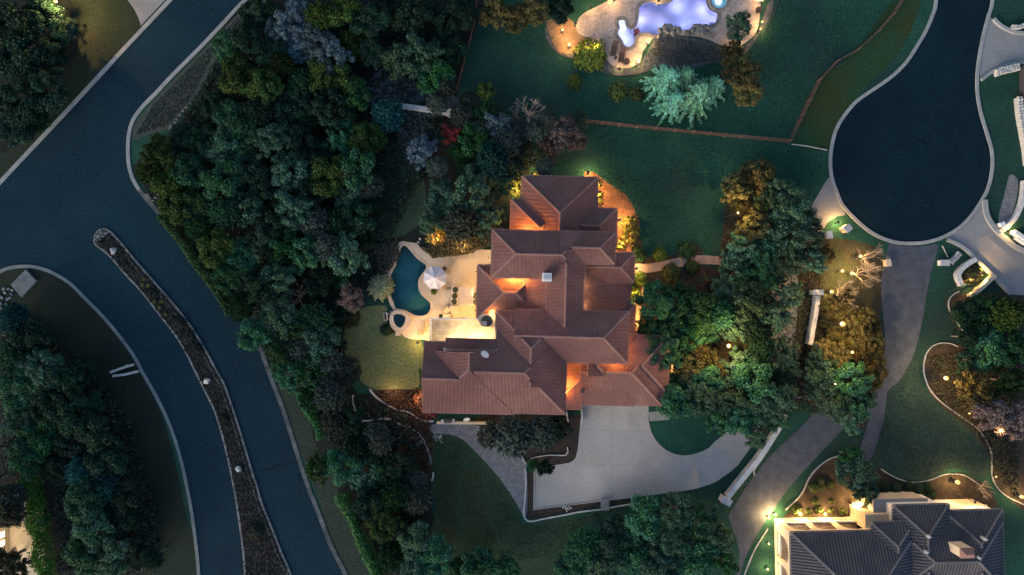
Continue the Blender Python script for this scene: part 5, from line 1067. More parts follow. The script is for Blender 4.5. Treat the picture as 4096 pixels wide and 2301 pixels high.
edging(T[(2,2)]((100,640),(105,760),(98,880),(90,980),(105,1030),(150,1040),(240,1020),(350,1000),(500,970),(670,950)), .17, 'white stone edging round the forecourt\'s lower left', m=M_lime)
edging(t11((735,938),(850,918),(960,905),(1010,895),(1018,850)), .17, 'short white edging right of the small steps below the forecourt')
edging(t11((55,500),(75,550),(98,600)), .14, 'short white edging piece left of the forecourt bed'); edging(t11((120,590),(150,565),(220,548),(300,540),(412,540),(417,480)), .14, 'white edging above the forecourt\'s left arm')
edging(Cb((855,45),(900,100),(970,150),(1060,200)), .22, 'upper left pale edging on the rusty slope'); edging(Cb((1060,205),(1130,210),(1180,235),(1220,265),(1260,285),(1340,285)), .2, 'pale edging below the long roof\'s left corner')
edging(Cb((1060,298),(1100,315),(1165,330)), .2, 'short pale edging below the rusty slope'); edging(Cb((1220,368),(1260,420),(1290,490),(1312,550),(1316,590)), .2, 'curved pale edging beside the agaves'); edging(Cb((1335,670),(1340,690),(1325,735)), .22, 'small stone hook at the edging\'s lower end')
edging(Cb((800,285),(860,280),(940,268),(1020,272)), .24, 'broken pale stone row in the lower wood'); edging(Cb((728,85),(732,150),(760,232)), .16, 'thin pale stone row left of the rusty slope')
stone_wall(Cb((705,975),(740,1060),(760,1110)), .35, .5, 'upper white rubble wall under the roadside hedge', cols=1); stone_wall(Cb((830,1240),(870,1330),(925,1447)), .35, .5, 'lower white rubble wall under the roadside hedge', cols=1)
edging(t8((1438,750),(1385,780),(1357,830),(1365,890),(1400,950),(1450,1020),(1500,1090),(1550,1170)), .13, 'thin wavy edging below the lit planter on the right', m=EG)
edging(t8((1430,1165),(1370,1142),(1300,1138),(1240,1160),(1195,1210),(1172,1290),(1175,1370),(1195,1440))+t12l((1225,60),(1300,140),(1400,215),(1500,285),(1580,345),(1640,430),(1680,520),(1683,620),(1685,700),(1720,780),(1780,840),(1860,885),(1960,930)), .13, 'long thin wavy edging of the right-hand bed', m=EG)
edging(t12l((540,545),(470,565),(400,610),(340,670),(300,730),(270,800),(230,860),(180,910),(130,955)), .15, 'thin curved edging of the bed before the arcade', m=EG)
edging(t12l((850,645),(900,680),(980,720),(1070,745),(1150,743),(1230,725),(1320,690),(1400,683),(1480,695),(1540,730),(1610,780)), .14, 'thin wavy edging above the grey-roofed house', m=EG)
edging(t12l((0,500),(40,420),(75,350),(88,310)), .16, 'short white edging right of the drive wall', m=EG); edging(t11((1929,500),(1860,600),(1820,660),(1825,695)), .16, 'white edging hook beside the paver drive', m=EG); edging(t12l((215,110),(270,98),(330,92)), .14, 'short pale edging under the right-hand oaks', m=EG)
edging(t11((1929,1095),(1840,1230),(1790,1340),(1750,1447),(1740,1520)), .13, 'thin edging left of the arcade house', m=EG); edging(V_((1990,363),(2030,368),(2080,378)), .12, 'thin pale line of stones from fence corner to cul-de-sac', m=M_lime, h=.1)
# lagoon bed edging
edging(R8((-20,500),(60,600),(150,670),(250,695),(390,715)), .1, 'dark metal edging left of the lagoon bed', m=M_metal, h=.08); edging(R8((600,830),(700,890),(850,910),(1000,900),(1180,850)), .1, 'dark metal edging below the lagoon terrace', m=M_metal, h=.08); edging(R8((1250,470),(1330,425),(1450,425),(1600,440),(1760,470),(1900,520)), .1, 'dark metal edging behind the waterfall rocks', m=M_metal, h=.08)
edging(R8((2530,430),(2650,240),(2720,60),(2740,-60)), .1, 'dark metal edging right of the lagoon terrace', m=M_metal, h=.08)
# stone structures on the left
e = empty('drain_headwall', V(55,705)); tag(e, 'pale concrete headwall with oval opening left of the road', 'headwall')
pp = [p-e.location for p in Lm((205,588),(285,672),(175,795),(95,700))]; ov = [Lm((175,690))[0]-e.location+Vector((math.cos(a)*.28*math.cos(.9)-math.sin(a)*.95*math.sin(-.6), math.cos(a)*.28*math.sin(.9)+math.sin(a)*.95*math.cos(-.6), 0)) for a in (2*math.pi*i/20 for i in range(20))]
M_hw = mat('old_concrete', (.10,.125,.13), (.14,.165,.17), .8, speck=.3, spscale=4)
sheet('slab', pp, .35, M_hw, parent=e, holes=[ov]); strip('slab_side', pp, .06, -.02, .348, M_hw, closed=True, parent=e); sheet('opening', ov, .05, M_metal, parent=e)
for i, (x, y) in enumerate(((70,730),(40,760),(90,770),(20,800),(60,810),(10,840),(100,740),(30,730),(50,850),(15,880),(80,800),(0,780))):
    p_ = Lm((x,y))[0]; o = link(bpy.data.objects.new('riprap_stone', RIP[i % 4])); o.location = (p_.x,p_.y,.12); o.scale = (.30,.24,.24); o.rotation_euler.z = i; tag(o, 'pale blue-grey rubble stone spilling from the drain headwall', 'stone', 'rubble below the drain headwall')
stone_wall(Lm((850,1355),(930,1325),(1015,1300)), .36, .55, 'upper stone lip of the culvert on the bank', cols=1, name='culvert_wall'); stone_wall(Lm((865,1385),(960,1372),(1050,1350)), .36, .5, 'lower stone lip of the culvert on the bank', cols=1, name='culvert_wall')
for i, (u, v) in enumerate(((378,497),(392,497),(402,490),(385,505),(398,503),(405,500),(372,490))):
    o = link(bpy.data.objects.new('kerb_rubble', GREYR[i % 4])); o.location = V(u,v); o.location.z = .1; o.scale = (.3,.26,.24); tag(o, 'grey rubble stone at the kerb break by the wood', 'stone', 'rubble at the kerb break')
for i, (u, v) in enumerate(((432,317),(440,308),(428,322),(446,302),(455,290),(462,280),(470,270),(480,262),(495,250))):
    o = link(bpy.data.objects.new('verge_stone', GREYR[i % 4])); o.location = V(u,v); o.location.z = .08; o.scale = (.3,.2,.2); tag(o, 'dull stone in the broken row edging the verge', 'stone', 'stones edging the verge')
for i, (x, y) in enumerate(((950,480),(962,460),(970,440),(978,415),(905,522),(100,175),(80,235),(190,105),(830,330),(850,315),(860,345),(390,1140),(405,1150))):
    p_ = T[(1,0)]((x,y))[0]; o = link(bpy.data.objects.new('field_stone', LIMES[i % 5])); o.location = p_; o.location.z = .1; o.scale = (.28,.24,.24); tag(o, 'pale field stone showing between trees of the wood', 'stone', 'field stones in the wood')
# walls and kerbs of the right-hand houses
t4 = T[(3,0)]
slab_wall(t4((1690,145),(1740,195),(1800,230),(1860,250),(1960,258)), .42, .35, 'curved pale kerb wall above the upper right apron', M_kerb); slab_wall(t4((1600,605),(1680,545),(1760,505),(1850,482),(1960,474)), .42, .35, 'curved pale kerb wall below the upper right apron', M_kerb)
stone_wall(t4((1700,560),(1740,545),(1800,530),(1870,515)), 1.0, .9, 'white rubble wall below the upper right apron', cols=3); stone_wall(t4((1820,215),(1880,215),(1940,190)), .6, .8, 'white rubble wall at the upper right corner lawn', cols=2)
stone_wall(t4((1870,745),(1880,860),(1900,980),(1925,1120),(1940,1250)), .8, .9, 'long white rubble wall at the right edge', cols=2)
e = empty('dark_outbuilding', t4((1930,630))[0]); tag(e, 'dark flat roof between white rubble walls at the right edge', 'building'); MB().box((.9,0,1.1),(3.0,4.2,2.2)).build('wall', mat('dark_wall', (.05,.05,.055)), e); MB().box((.9,0,2.3),(3.3,4.5,.2)).build('roof', mat('dark_roof', (.012,.014,.02), (.02,.022,.03), 1), e)
flat('gravel_strip', t4((1800,1430),(1800,1350),(1830,1310),(1870,1320),(1890,1400))[:0]+t8((1735,240),(1745,150),(1780,20),(1800,-60),(1820,-125),(1860,-120),(1885,-60),(1870,60),(1840,160),(1800,230),(1760,265)), .014, M_gravel, 'pale gravel strip inside the right-hand lawn island', 'path', 3)
slab_wall(t8((1915,-80),(1905,20),(1885,110),(1840,200),(1790,255),(1735,300)), .55, .6, 'curved white wall right of the gravel strip', M_drywall); slab_wall(t8((1625,60),(1630,130),(1650,200),(1700,275),(1770,345),(1850,410),(1940,455)), .62, .35, 'broad white kerb wall along the lower right apron', M_kerb)
slab_wall(t8((1345,362),(1430,400),(1500,450),(1560,510),(1620,570),(1680,625),(1745,695),(1815,770)), .42, .35, 'pale kerb wall on the left of the lower right apron', M_kerb)
slab_wall(t8((1545,508),(1480,545),(1435,585),(1412,625),(1420,665),(1440,705)), .6, .7, 'curved pale planter wall beside the apron', M_drywall); slab_wall(t8((1680,630),(1590,715),(1500,790)), .45, .9, 'warm-lit cream planter wall running to the apron', M_cream, sm=0)
e = empty('entry_wall', t8((1860,330))[0]); tag(e, 'white stepped entry wall at the right edge', 'wall'); MB().box((0,0,.5),(1.6,.45,1.0),-.6).build('wall_body', M_white, e); MB().box((.4,-.7,.4),(1.4,.35,.8),-.6).build('step', M_white, e)
e = empty('side_building', t8((1990,400))[0]); tag(e, 'dark hipped roof corner at the right edge', 'building'); MB().box((.6,.3,1.4),(3.4,2.0,2.8),-.6).build('wall', M_white, e); MB().box((.6,.3,3.0),(3.8,2.4,.4),-.6,.5).build('roof', M_tileD, e)
e = empty('utility_pillar', t8((1735,250))[0]); tag(e, 'small white pillar at the gravel strip\'s lower end', 'pillar'); MB().box((0,0,.4),(.5,.5,.8),.4).build('shaft', M_white, e); MB().box((0,0,.84),(.6,.6,.08),.4).build('cap', M_white, e)
# mailboxes / pedestals near the cul-de-sac
def mailbox(p, rz, label, body=M_cream, cap=M_grey, s=(.75,.7,1.3)):
    e = empty('mailbox_pillar', p, rz); MB().box((0,0,s[2]/2),s).build('pillar', body, e); MB().box((0,0,s[2]+.06),(s[0]+.12,s[1]+.12,.12)).build('cap', cap, e); MB().box((0,-s[1]/2-.02,s[2]*.75),(.3,.06,.25)).build('mail_slot', M_metal, e); return tag(e, label, 'mailbox')
mailbox(V(2120,577), .7, 'lit stone mailbox pillar with grey cap by the cul-de-sac'); mailbox(V(2080,592), .1, 'white utility box left of the lit mailbox', M_white, M_white, (.6,.8,.7)); mailbox(V(2368,662), 0, 'white and grey utility box right of the paver drive', M_white, M_grey, (1.0,.65,.7)); mailbox(V(2226,662), .2, 'small tan pillar beside the bare lit trees', M_cream, M_cream, (.5,.8,.8))
e = stone_wall(t8((1370,530),(1400,500),(1440,460)), .8, .4, 'low grey stone sign wall left of the planter', m=M_fan, cols=2)
strip('fallen_pole', t8((1312,405),(1355,495)), .1, .0, .1, M_lime); tag(bpy.data.objects['fallen_pole'], 'thin pale pole lying on the grass above the sign wall', 'pole')
# steps below the forecourt
e = empty('garden_steps', t11((700,915))[0]); tag(e, 'small grey concrete steps below the forecourt', 'steps')
for i in range(3): MB().box((0,.55-.5*i,.13-.04*i),(1.05,.52,.26-.08*i)).build('step', M_fan, e)
# ------------------------------------------------------------------ fences
def fence(path, label, h=1.5, step=2.4, pick=.28, posts=True):
    e = empty('wooden_fence', path[0]); o0 = path[0]; pts = [p-o0 for p in path]; mb = MB()
    for a, b in zip(pts[:-1], pts[1:]):
        L = (b-a).length; d = (b-a).normalized(); rz = math.atan2(d.y, d.x); n = max(1, round(L/step))
        for i in range(n):
            p = a+d*(L*i/n); MB().box((p.x,p.y,h/2+.03),(.16,.16,h+.1),rz).build('post', M_wdark, e)
            q = a+d*(L*(i+1)/n); m_ = (p+q)/2
            for z in (.25, h*.55, h-.06): MB().box((m_.x,m_.y,z),((q-p).length,.07,.1),rz).build('rail', M_wdark, e)
        k = int(L/pick)
        for i in range(k): p = a+d*(L*(i+.5)/k); mb.box((p.x,p.y,h/2),(.05,.03,h-.05),rz)
    p = pts[-1]; MB().box((p.x,p.y,h/2+.03),(.16,.16,h+.1)).build('post', M_wdark, e)
    tag(mb.build('pickets', M_wdark, e), kind='stuff'); return tag(e, label, 'fence')
fence(V_((1470,308),(1600,322),(1740,336),(1860,347),(1978,358)), 'brown wooden fence crossing the lawn below the cedars')
fence(V_((1980,358),(2055,205),(2098,160),(2150,130),(2200,85),(2235,45),(2265,0),(2285,-30)), 'brown wooden fence along the olive strip to the top edge', step=2.6)
fence(V_((1152,225),(1175,135),(1195,60),(1200,10)), 'thin brown fence between wood and upper lawn', h=1.2)
# ------------------------------------------------------------------ lamps
WARM = (1,.53,.17); WHITE = (1,.57,.21); LAMPK = 6.0
def lamp(u, v, h, power, label, col=WARM, br=.11, name='garden_lamp', group='garden lamps', z=0.0, lift=.12):
    p = V(u, v, h); e = empty(name, (p.x, p.y, z)); tag(e, label, 'lamp', group)
    if h > 1.2:
        MB().tube((0,0,0),(0,0,h-.12),.05,.035,8).build('pole', M_metal, e); MB().lathe((0,0,0),[(.14,0),(.14,.06),(.06,.1)],10).build('base', M_metal, e)
    else: MB().tube((0,0,-.05),(0,0,h-.1),.035,.035,6).build('spike', M_metal, e)
    if br < .085:                                   # hooded path light: the glow leaves sideways under a cap
        MB().lathe((0,0,h-.1),[(.05,0),(.055,.12),(.04,.16)],8).build('bulb', M_bulb, e); MB().lathe((0,0,h+.12),[(.19,0),(.15,.05),(.03,.09)],12).build('hood', M_metal, e)
        point('lamp_light', (0,0,h+.09), power*LAMPK, col, .02, e); return e
    MB().lathe((0,0,h-.14),[(.04,0),(br*.35,.05),(br*.4,.14),(br*.4,.17)],10).build('housing', M_metal, e)
    MB().lathe((0,0,h+.0),[(br*.5,0),(br*.95,br*.4),(br*1.1,br*1.0),(br*.9,br*1.7),(br*.3,br*2.1)],14).build('bulb', M_bulbW if br > .13 else M_bulb, e)  # globe enlarged so that its warm emission stands in for the lamp's halo
    point('lamp_light', (0,0,h+br*1.05), power*LAMPK*(2.8 if h > 1.2 else 1.5), col, br*.34, e); return e
# tree-belt lamps, right
lamp(2163,645,1.1,34,'bright lamp at the foot of the topmost bare tree',WHITE,.2); lamp(2118,682,1.1,30,'left of the paired bright lamps below the topmost bare tree',WHITE,.18); lamp(2142,688,1.1,34,'right of the paired bright lamps below the topmost bare tree',WHITE,.18); lamp(2091,734,1.1,34,'bright lamp at the foot of the lowest bare tree',WHITE,.2)
lamp(2117,815,6.0,120,'brightest tall lamp post above the right-hand trees',WHITE,.27,'lamp_post','lamp posts among trees'); lamp(2143,886,5.5,45,'tall lamp post below the brightest one',WHITE,.16,'lamp_post','lamp posts among trees'); lamp(1832,870,5.5,170,'tall lamp post among oaks right of the house',WHITE,.24,'lamp_post','lamp posts among trees'); lamp(1856,536,5.0,60,'tall lamp post in the oak above the front path',WARM,.13,'lamp_post','lamp posts among trees'); lamp(2377,951,3.5,70,'bright lamp post inside the right wavy edging',WHITE,.24,'lamp_post','lamp posts among trees')
lamp(2406,1212,1.0,45,'bright lamp beside the lit bush above the grey roof',WHITE,.24); lamp(2568,1249,1.0,40,'bright lamp at the right edge by the wavy edging',WHITE,.2); lamp(2438,1040,1.0,8,'small lamp right of the bright post, by the edging',WARM,.1); lamp(2513,1083,3.0,16,'small lamp beside the grey-pink trees',WARM,.11); lamp(2505,1199,.8,8,'tiny lamp right of the long wavy edging',WARM,.09); lamp(2101,966,5.2,10,'tiny lamp in the oaks left of the paver drive',WARM,.09)
lamp(142,5,3.5,160,'lone lamp at the top left edge',WHITE,.2,'lamp_post','lamp posts among trees')
lamp(2108,560,.7,60,'ground lamp behind the lit mailbox pillar',WARM,.06)
lamp(2448,706,.7,110,'ground lamp at the left of the lit planter wall',WARM,.08); lamp(2470,688,.7,80,'ground lamp at the right of the lit planter wall',WARM,.07); lamp(2545,582,.7,30,'ground lamp by the white entry wall',WARM,.09)
# arcade house lamps
for i, (x, y, pw, br, l) in enumerate(((160,408,60,.2,'outer lamp at the arcade\'s left corner'),(268,350,70,.2,'inner lamp at the arcade\'s left corner'),(725,338,70,.2,'lamp between first and second arcade arches'),(1165,342,70,.2,'lamp between second and third arcade arches'),(155,878,16,.13,'upper lamp along the arcade house\'s left side'),(132,1335,24,.14,'lower lamp along the arcade house\'s left side'))):
    p_ = r6(x, y); lamp((p_.x/PX+2048)/VF, (1150.5-p_.y/PX)/VF, .6, pw*.85, l, WHITE, br, 'arcade_lamp', 'lamps at the arcade house')
p_ = r6(1680,150); lamp((p_.x/PX+2048)/VF, (1150.5-p_.y/PX)/VF, 1.0, 60, 'lamp at the round bastion beside the arcade', WHITE, .16, 'arcade_lamp', 'lamps at the arcade house')
p_ = r7(1720,120); lamp((p_.x/PX+2048)/VF, (1150.5-p_.y/PX)/VF, 3.2, 30, 'lamp lighting the small annex above the grey roof', WARM, .06, 'arcade_lamp', 'lamps at the arcade house')
# lagoon lamps
for i, (x, y, pw, br, h, l) in enumerate(((228,540,55,.2,.7,'brightest lamp left of the lagoon terrace'),(150,362,22,.13,.7,'small lamp above the brightest lagoon-side lamp'),(300,283,30,.07,.8,'mushroom lamp at the lagoon terrace\'s left tip'),(487,85,30,.07,.8,'mushroom lamp on the lagoon terrace\'s upper left edge'),(765,8,30,.07,.8,'mushroom lamp at the lagoon terrace\'s top edge'),(1178,508,45,.2,.7,'bright lamp below the lagoon pool\'s narrow neck'),(1058,738,50,.2,.7,'bright lamp right of the round patio table'),(2248,565,25,.14,.7,'lamp on the lagoon terrace\'s lower right edge'),(447,538,12,.08,1.4,'tiny lamp inside the bright green shrub'),(565,560,30,.1,.6,'lamp at the shrub\'s terrace side'),(2540,265,26,.13,.7,'lamp at the right side of the lagoon terrace'),(2520,350,22,.11,.7,'lower lamp at the right side of the lagoon terrace'),(2540,8,26,.13,.7,'lamp at the lagoon terrace\'s top right edge'),(1300,12,22,.06,.5,'lamp on the lagoon pool\'s top bank'),(830,830,16,.05,.4,'low lamp behind the loungers'))):
    p_ = r8(x, y); lamp((p_.x/PX+2048)/VF, (1150.5-p_.y/PX)/VF, h, pw*.5, l, WARM, br, 'terrace_lamp', 'lagoon terrace lamps')
# main house garden lamps
for (fn, x, y, pw, l, c) in ((r1,1890,330,20,'garden lamp by the red mulch beside the top wing',WARM),(r1,1720,40,22,'garden lamp on the lawn edge behind the top wing',(1,.55,.2)),(r1,2190,760,34,'garden lamp under the lit yellow shrubs',WARM),(r1,2190,1120,26,'garden lamp in the mulch above the porch',WARM),(r1,600,320,24,'garden lamp in shrubs at the top wing\'s left',WARM),(r1,860,60,14,'garden lamp behind the top eave',WARM),(r4,1195,160,22,'garden lamp on the side path beside the courtyard',WARM),(r4,1190,-200,20,'garden lamp between porch and oaks',WARM),(r4,1680,640,60,'garden lamp on the tan path under the oaks',(1,.58,.22)),(r4,1580,1180,16,'garden lamp in the hedge at the garage corner',WARM),(r2,2520,130,20,'garden lamp beside the front path',WARM),(r3,60,1180,14,'garden lamp lighting the reddish shrub',(1,.45,.18)),(r3,-300,1090,9,'garden lamp on the rusty slope',(1,.5,.22)),(r5,800,60,13,'garden lamp under the golden shrub',WARM),(r5,1150,140,10,'garden lamp in planting above the terrace',WARM),(r5,560,1420,12,'garden lamp at the terrace\'s lower edge on the back lawn',YE)):
    p_ = fn(x, y); lamp((p_.x/PX+2048)/VF, (1150.5-p_.y/PX)/VF, .9, pw*2.2, l, c, .05)

# ------------------------------------------------------------------ terrace furniture (small pool)
def at5(x, y, z=.06): p = r5(x, y); return (p.x, p.y, z)
e = empty('parasol', at5(790,565)); tag(e, 'large octagonal pale pink parasol beside the small pool', 'parasol')
e.location = r5(788,562,2.4); e.location.z = .06
MB().tube((0,0,0),(0,0,2.75),.035,.03,8).build('pole', M_wlight, e); MB().lathe((0,0,0),[(.32,0),(.32,.06),(.06,.1)],16).build('base', M_metal, e)
Rr = 1.5; oct_ = [Vector((math.cos(a)*Rr, math.sin(a)*Rr, 2.12)) for a in (math.radians(17+45*i) for i in range(8))]
for i in range(8):
    a, b = oct_[i], oct_[(i+1) % 8]; top = Vector((0,0,2.72)); m1, m2 = a.lerp(top,.5)-Vector((0,0,.05)), b.lerp(top,.5)-Vector((0,0,.05)); mb_ = a.lerp(b,.5)*.97
    c = mesh('canopy_panel', [top, m1, m2, a, mb_, b, a-Vector((0,0,.12)), mb_-Vector((0,0,.12)), b-Vector((0,0,.12))], [(0,1,2),(1,3,4),(1,4,2),(2,4,5),(3,6,7,4),(4,7,8,5)], M_fabric, e)
    MB().tube(a*1.0, top-Vector((0,0,.06)), .014, .014, 5).build('rib', M_wlight, e)
MB().lathe((0,0,2.72),[(.05,0),(.06,.05),(.02,.1)],8).build('finial', M_metal, e)
def chair(name, p, rz, label, m=M_wlight, w=.62):
    e = empty(name, p, rz); tag(e, label, 'chair')
    for k in range(6): MB().box((-w/2+.05+k*(w-.1)/5,0,.4),(.075,.55,.03)).build('seat_slat', m, e)
    for k in range(5): MB().box((-w/2+.08+k*(w-.16)/4,.34,.66),(.07,.04,.55)).build('back_slat', m, e)
    for sx in (-1,1):
        for sy in (-1,1): MB().box((sx*w/2,sy*.26,.2 if sy < 0 else .2),(.06,.06,.42)).build('leg', m, e)
        MB().box((sx*(w/2+.02),0,.6),(.08,.62,.035)).build('armrest', m, e)
    return e
chair('armchair', at5(695,1165), 1.9, 'slatted wooden armchair nearest the roof terrace wall', w=.66); chair('armchair', at5(608,1272), 3.14, 'slatted wooden armchair below the small side table', w=.7)
e = empty('side_table', at5(680,1242), .5); tag(e, 'small square wooden side table between two armchairs', 'table'); MB().box((0,0,.42),(.45,.45,.04)).build('top', M_wlight, e)
for sx in (-1,1):
    for sy in (-1,1): MB().box((sx*.18,sy*.18,.2),(.04,.04,.4)).build('leg', M_wlight, e)
chair('dining_chair', at5(962,488), -1.3, 'wooden chair right of the parasol, upper', w=.5); chair('dining_chair', at5(905,682), -2.0, 'wooden chair right of the parasol, lower', w=.5); chair('dining_chair', at5(915,455), -.6, 'dark chair half under the parasol\'s upper right', M_metal, .45)
e = empty('dining_table', at5(800,570)); tag(e, 'round table under the parasol', 'table'); MB().lathe((0,0,.68),[(.6,0),(.6,.05)],24).build('top', M_wlight, e); MB().tube((.12,0,0),(.12,0,.68),.05).build('leg', M_wlight, e); MB().lathe((.12,0,0),[(.3,0),(.28,.05)],16).build('foot', M_wlight, e)
bush(1143,722,0.01,GR,'x') if False else None
p_ = r5(775,748); bush((p_.x/PX+2048)/VF,(1150.5-p_.y/PX)/VF,7.5,(.14,.19,.04),'small green plant beside the dark rock under the parasol','potted_plant',z=.06)
p_ = r5(865,1070); bush((p_.x/PX+2048)/VF,(1150.5-p_.y/PX)/VF,5,(.05,.08,.03),'small dark plant at the roof terrace\'s upper wall','potted_plant',z=.06)
# curved sofa with cushions
e = empty('corner_sofa', at5(1000,1010)); tag(e, 'curved beige outdoor sofa on the lit patio', 'sofa')
def loc5(x, y, z): p = r5(x, y); return (p.x-e.location.x, p.y-e.location.y, z)
MB().box(loc5(1055,965,.22),(1.15,.7,.44),-.05).build('seat', M_cush, e); MB().box(loc5(1050,942,.5),(1.2,.18,.7),-.05).build('backrest', M_cush, e); MB().box(loc5(945,985,.22),(.75,.75,.44),.75).build('seat', M_cush, e); MB().box(loc5(925,965,.5),(.95,.16,.7),.75).build('backrest', mat('brown_cushion',(.30,.22,.14),(.36,.27,.18),2), e); MB().box(loc5(950,1070,.22),(1.0,.5,.44),.05).build('seat', M_cush, e)
for k, (x, y) in enumerate(((1005,972),(1040,972),(1075,970))): MB().box(loc5(x,y,.5),(.32,.36,.14),-.05).build('cushion', M_cush, e)
e = empty('coffee_table', at5(1060,1020)); tag(e, 'round beige coffee table before the curved sofa', 'table'); MB().lathe((0,0,.02),[(.42,0),(.46,.3),(.48,.34),(.48,.38)],20).build('top', M_cush, e); MB().lathe((0,0,0),[(.3,0),(.3,.03)],16).build('base', M_wlight, e)
# pergola of white piers, beams and pots
e = empty('pergola', at5(1160,810)); tag(e, 'white slatted pergola beside the patio wall', 'pergola')
ex, ey = e.location.x, e.location.y
for k in range(10):
    a, b = r5(1118-k*1.5,700+k*24.5,2.5), r5(1300-k*1.5,700+k*24.5,2.5); m_ = (a+b)/2; MB().box((m_.x-ex,m_.y-ey,2.5),((b-a).length,.09,.12)).build('slat', M_white, e)
for xx in (1122, 1288):
    a, b = r5(xx,690,2.4), r5(xx-14,935,2.4); m_ = (a+b)/2; MB().box((m_.x-ex,m_.y-ey,2.38),(.1,(b-a).length,.12),-.05).build('beam', M_white, e)
    for yy in (700, 925): q = r5(xx-6,yy,1.2); MB().box((q.x-ex,q.y-ey,1.15),(.1,.1,2.34)).build('post', M_white, e)
for i, (x, y, l) in enumerate(((1060,722,'topmost of the left three white pedestals'),(1052,803,'middle of the left three white pedestals'),(1042,880,'lowest of the left three white pedestals'),(1325,800,'upper of two white pedestals half under the eave'),(1328,885,'lower of two white pedestals half under the eave'))):
    q = r5(x, y, 1.0); e = empty('planter_pedestal', (q.x,q.y,.06)); tag(e, 'round dark planter on the '+l, 'planter', 'planters on pedestals')
    MB().box((0,0,.4),(.62,.62,.8)).build('pedestal', M_white, e); MB().box((0,0,.83),(.8,.66,.07)).build('slab', M_white, e); MB().lathe((0,0,.866),[(.2,0),(.34,.25),(.36,.34),(.31,.34),(.30,.28)],20).build('bowl', mat('dark_bowl',(.06,.05,.04),(.09,.08,.06),3), e)
    c = link(bpy.data.objects.new('succulent', PROTO['bush'][i % 3]), e); c.location = (0,0,1.1); c.scale = (.27,.27,.12); c.color = (.10,.12,.05,1)
# steps at the terrace's top right, planter box, spa step
e = empty('house_steps', at5(1485,290)); tag(e, 'tan stone steps rising to the house at the terrace top', 'steps')
for k in range(4): q = r5(1440+28*k,290,.1+.1*k); MB().box((q.x-e.location.x+.6,q.y-e.location.y,.07+.07*k),(1.25,1.75,.14+.14*k)).build('step', M_terr, e)
e = empty('planter_box', (*r5(148,1072).to_2d(),0)); tag(e, 'white planter box left of the raised spa', 'planter'); MB().box((0,0,.3),(.4,.95,.6),.08).build('box', M_white, e); MB().box((0,0,.605),(.3,.85,.03),.08).build('soil', M_mulch, e)
e = empty('spa_step', (*r5(308,1298).to_2d(),0)); tag(e, 'tan stone step below the raised spa', 'step'); MB().box((0,0,.15),(.58,.45,.3)).build('tread', M_cop, e); MB().box((0,0,.32),(.62,.5,.04)).build('nosing', M_cop, e)
# service yard below the long roof
e = empty('yard_wall', (*r3(300,1445).to_2d(),0)); tag(e, 'low pale block wall of the yard below the long roof', 'wall')
a, b = r3(290,1475), r3(1010,1480)
for i in range(12): p0 = a.lerp(b,i/12)-e.location; p1 = a.lerp(b,(i+1)/12)-e.location; m_ = (p0+p1)/2; MB().box((m_.x,m_.y,.35),((p1-p0).length-.02,.28,.7)).build('block', M_cream, e)
q = Cb((1450,275))[0]; e = empty('barbecue_grill', q, .05); tag(e, 'black barbecue grill in the yard below the long roof', 'grill'); MB().box((0,0,.45),(.95,.5,.86)).build('cabinet', M_metal, e); MB().tube((-.45,0,.95),(.45,0,.95),.26,.26,12).build('lid', M_metal, e); MB().box((.68,0,.86),(.35,.45,.04)).build('side_shelf', M_grey, e); MB().box((-.68,0,.86),(.35,.45,.04)).build('side_shelf', M_grey, e)
q = Cb((1590,268))[0]; e = empty('yard_table', q, .2); tag(e, 'small white oval table right of the barbecue grill', 'table'); o_ = MB().lathe((0,0,.6),[(.4,0),(.42,.04)],20).build('top', M_white, e); o_.scale = (1,.55,1); MB().tube((0,0,0),(0,0,.6),.05).build('leg', M_white, e)
q = Cb((1640,295))[0]; e = empty('yard_bench', q); tag(e, 'pale bench at the right end of the yard wall', 'bench'); MB().box((0,0,.42),(1.1,.3,.06)).build('seat', M_wlight, e); MB().box((-.45,0,.2),(.08,.28,.4)).build('leg', M_wlight, e); MB().box((.45,0,.2),(.08,.28,.4)).build('leg', M_wlight, e)
point('yard_light', (*Cb((1715,200))[0].to_2d(),2.6), 10, WARM, .1)
# downpipe fence piece between long roof and garage
slab_wall([p for p in R3((1985,1310),(1995,1400),(2005,1447))], .14, 1.6, 'narrow white screen wall at the long roof\'s right corner', M_white, sm=0); slab_wall([p for p in R4((432,1370),(440,1480),(425,1560))], .12, .9, 'thin pale wall at the forecourt\'s top left', M_drywall, sm=0)
# ------------------------------------------------------------------ lagoon furniture
def lounger(p, rz, label):
    e = empty('sun_lounger', p, rz); tag(e, label, 'lounger', 'loungers on the lagoon terrace')
    MB().box((0,.0,.32),(.66,1.25,.07)).build('seat', M_dkfab, e); mesh('backrest', [(-.33,.62,.36),(.33,.62,.36),(.33,1.15,.72),(-.33,1.15,.72),(-.33,.62,.29),(.33,.62,.29),(.33,1.18,.66),(-.33,1.18,.66)], [(0,1,2,3),(7,6,5,4),(0,4,5,1),(1,5,6,2),(2,6,7,3),(3,7,4,0)], M_dkfab, e)
    for sx in (-1,1):
        MB().tube((sx*.34,-.75,.34),(sx*.34,.65,.34),.03).build('frame_rail', M_wdark, e)
        for y in (-.6,.5): MB().tube((sx*.32,y,0),(sx*.32,y,.32),.025).build('leg', M_wdark, e)
    return e
lounger((*r8(757,625).to_2d(),.05), -.22, 'left brown sun lounger on the lagoon terrace'); lounger((*r8(852,700).to_2d(),.05), -.2, 'right brown sun lounger on the lagoon terrace')
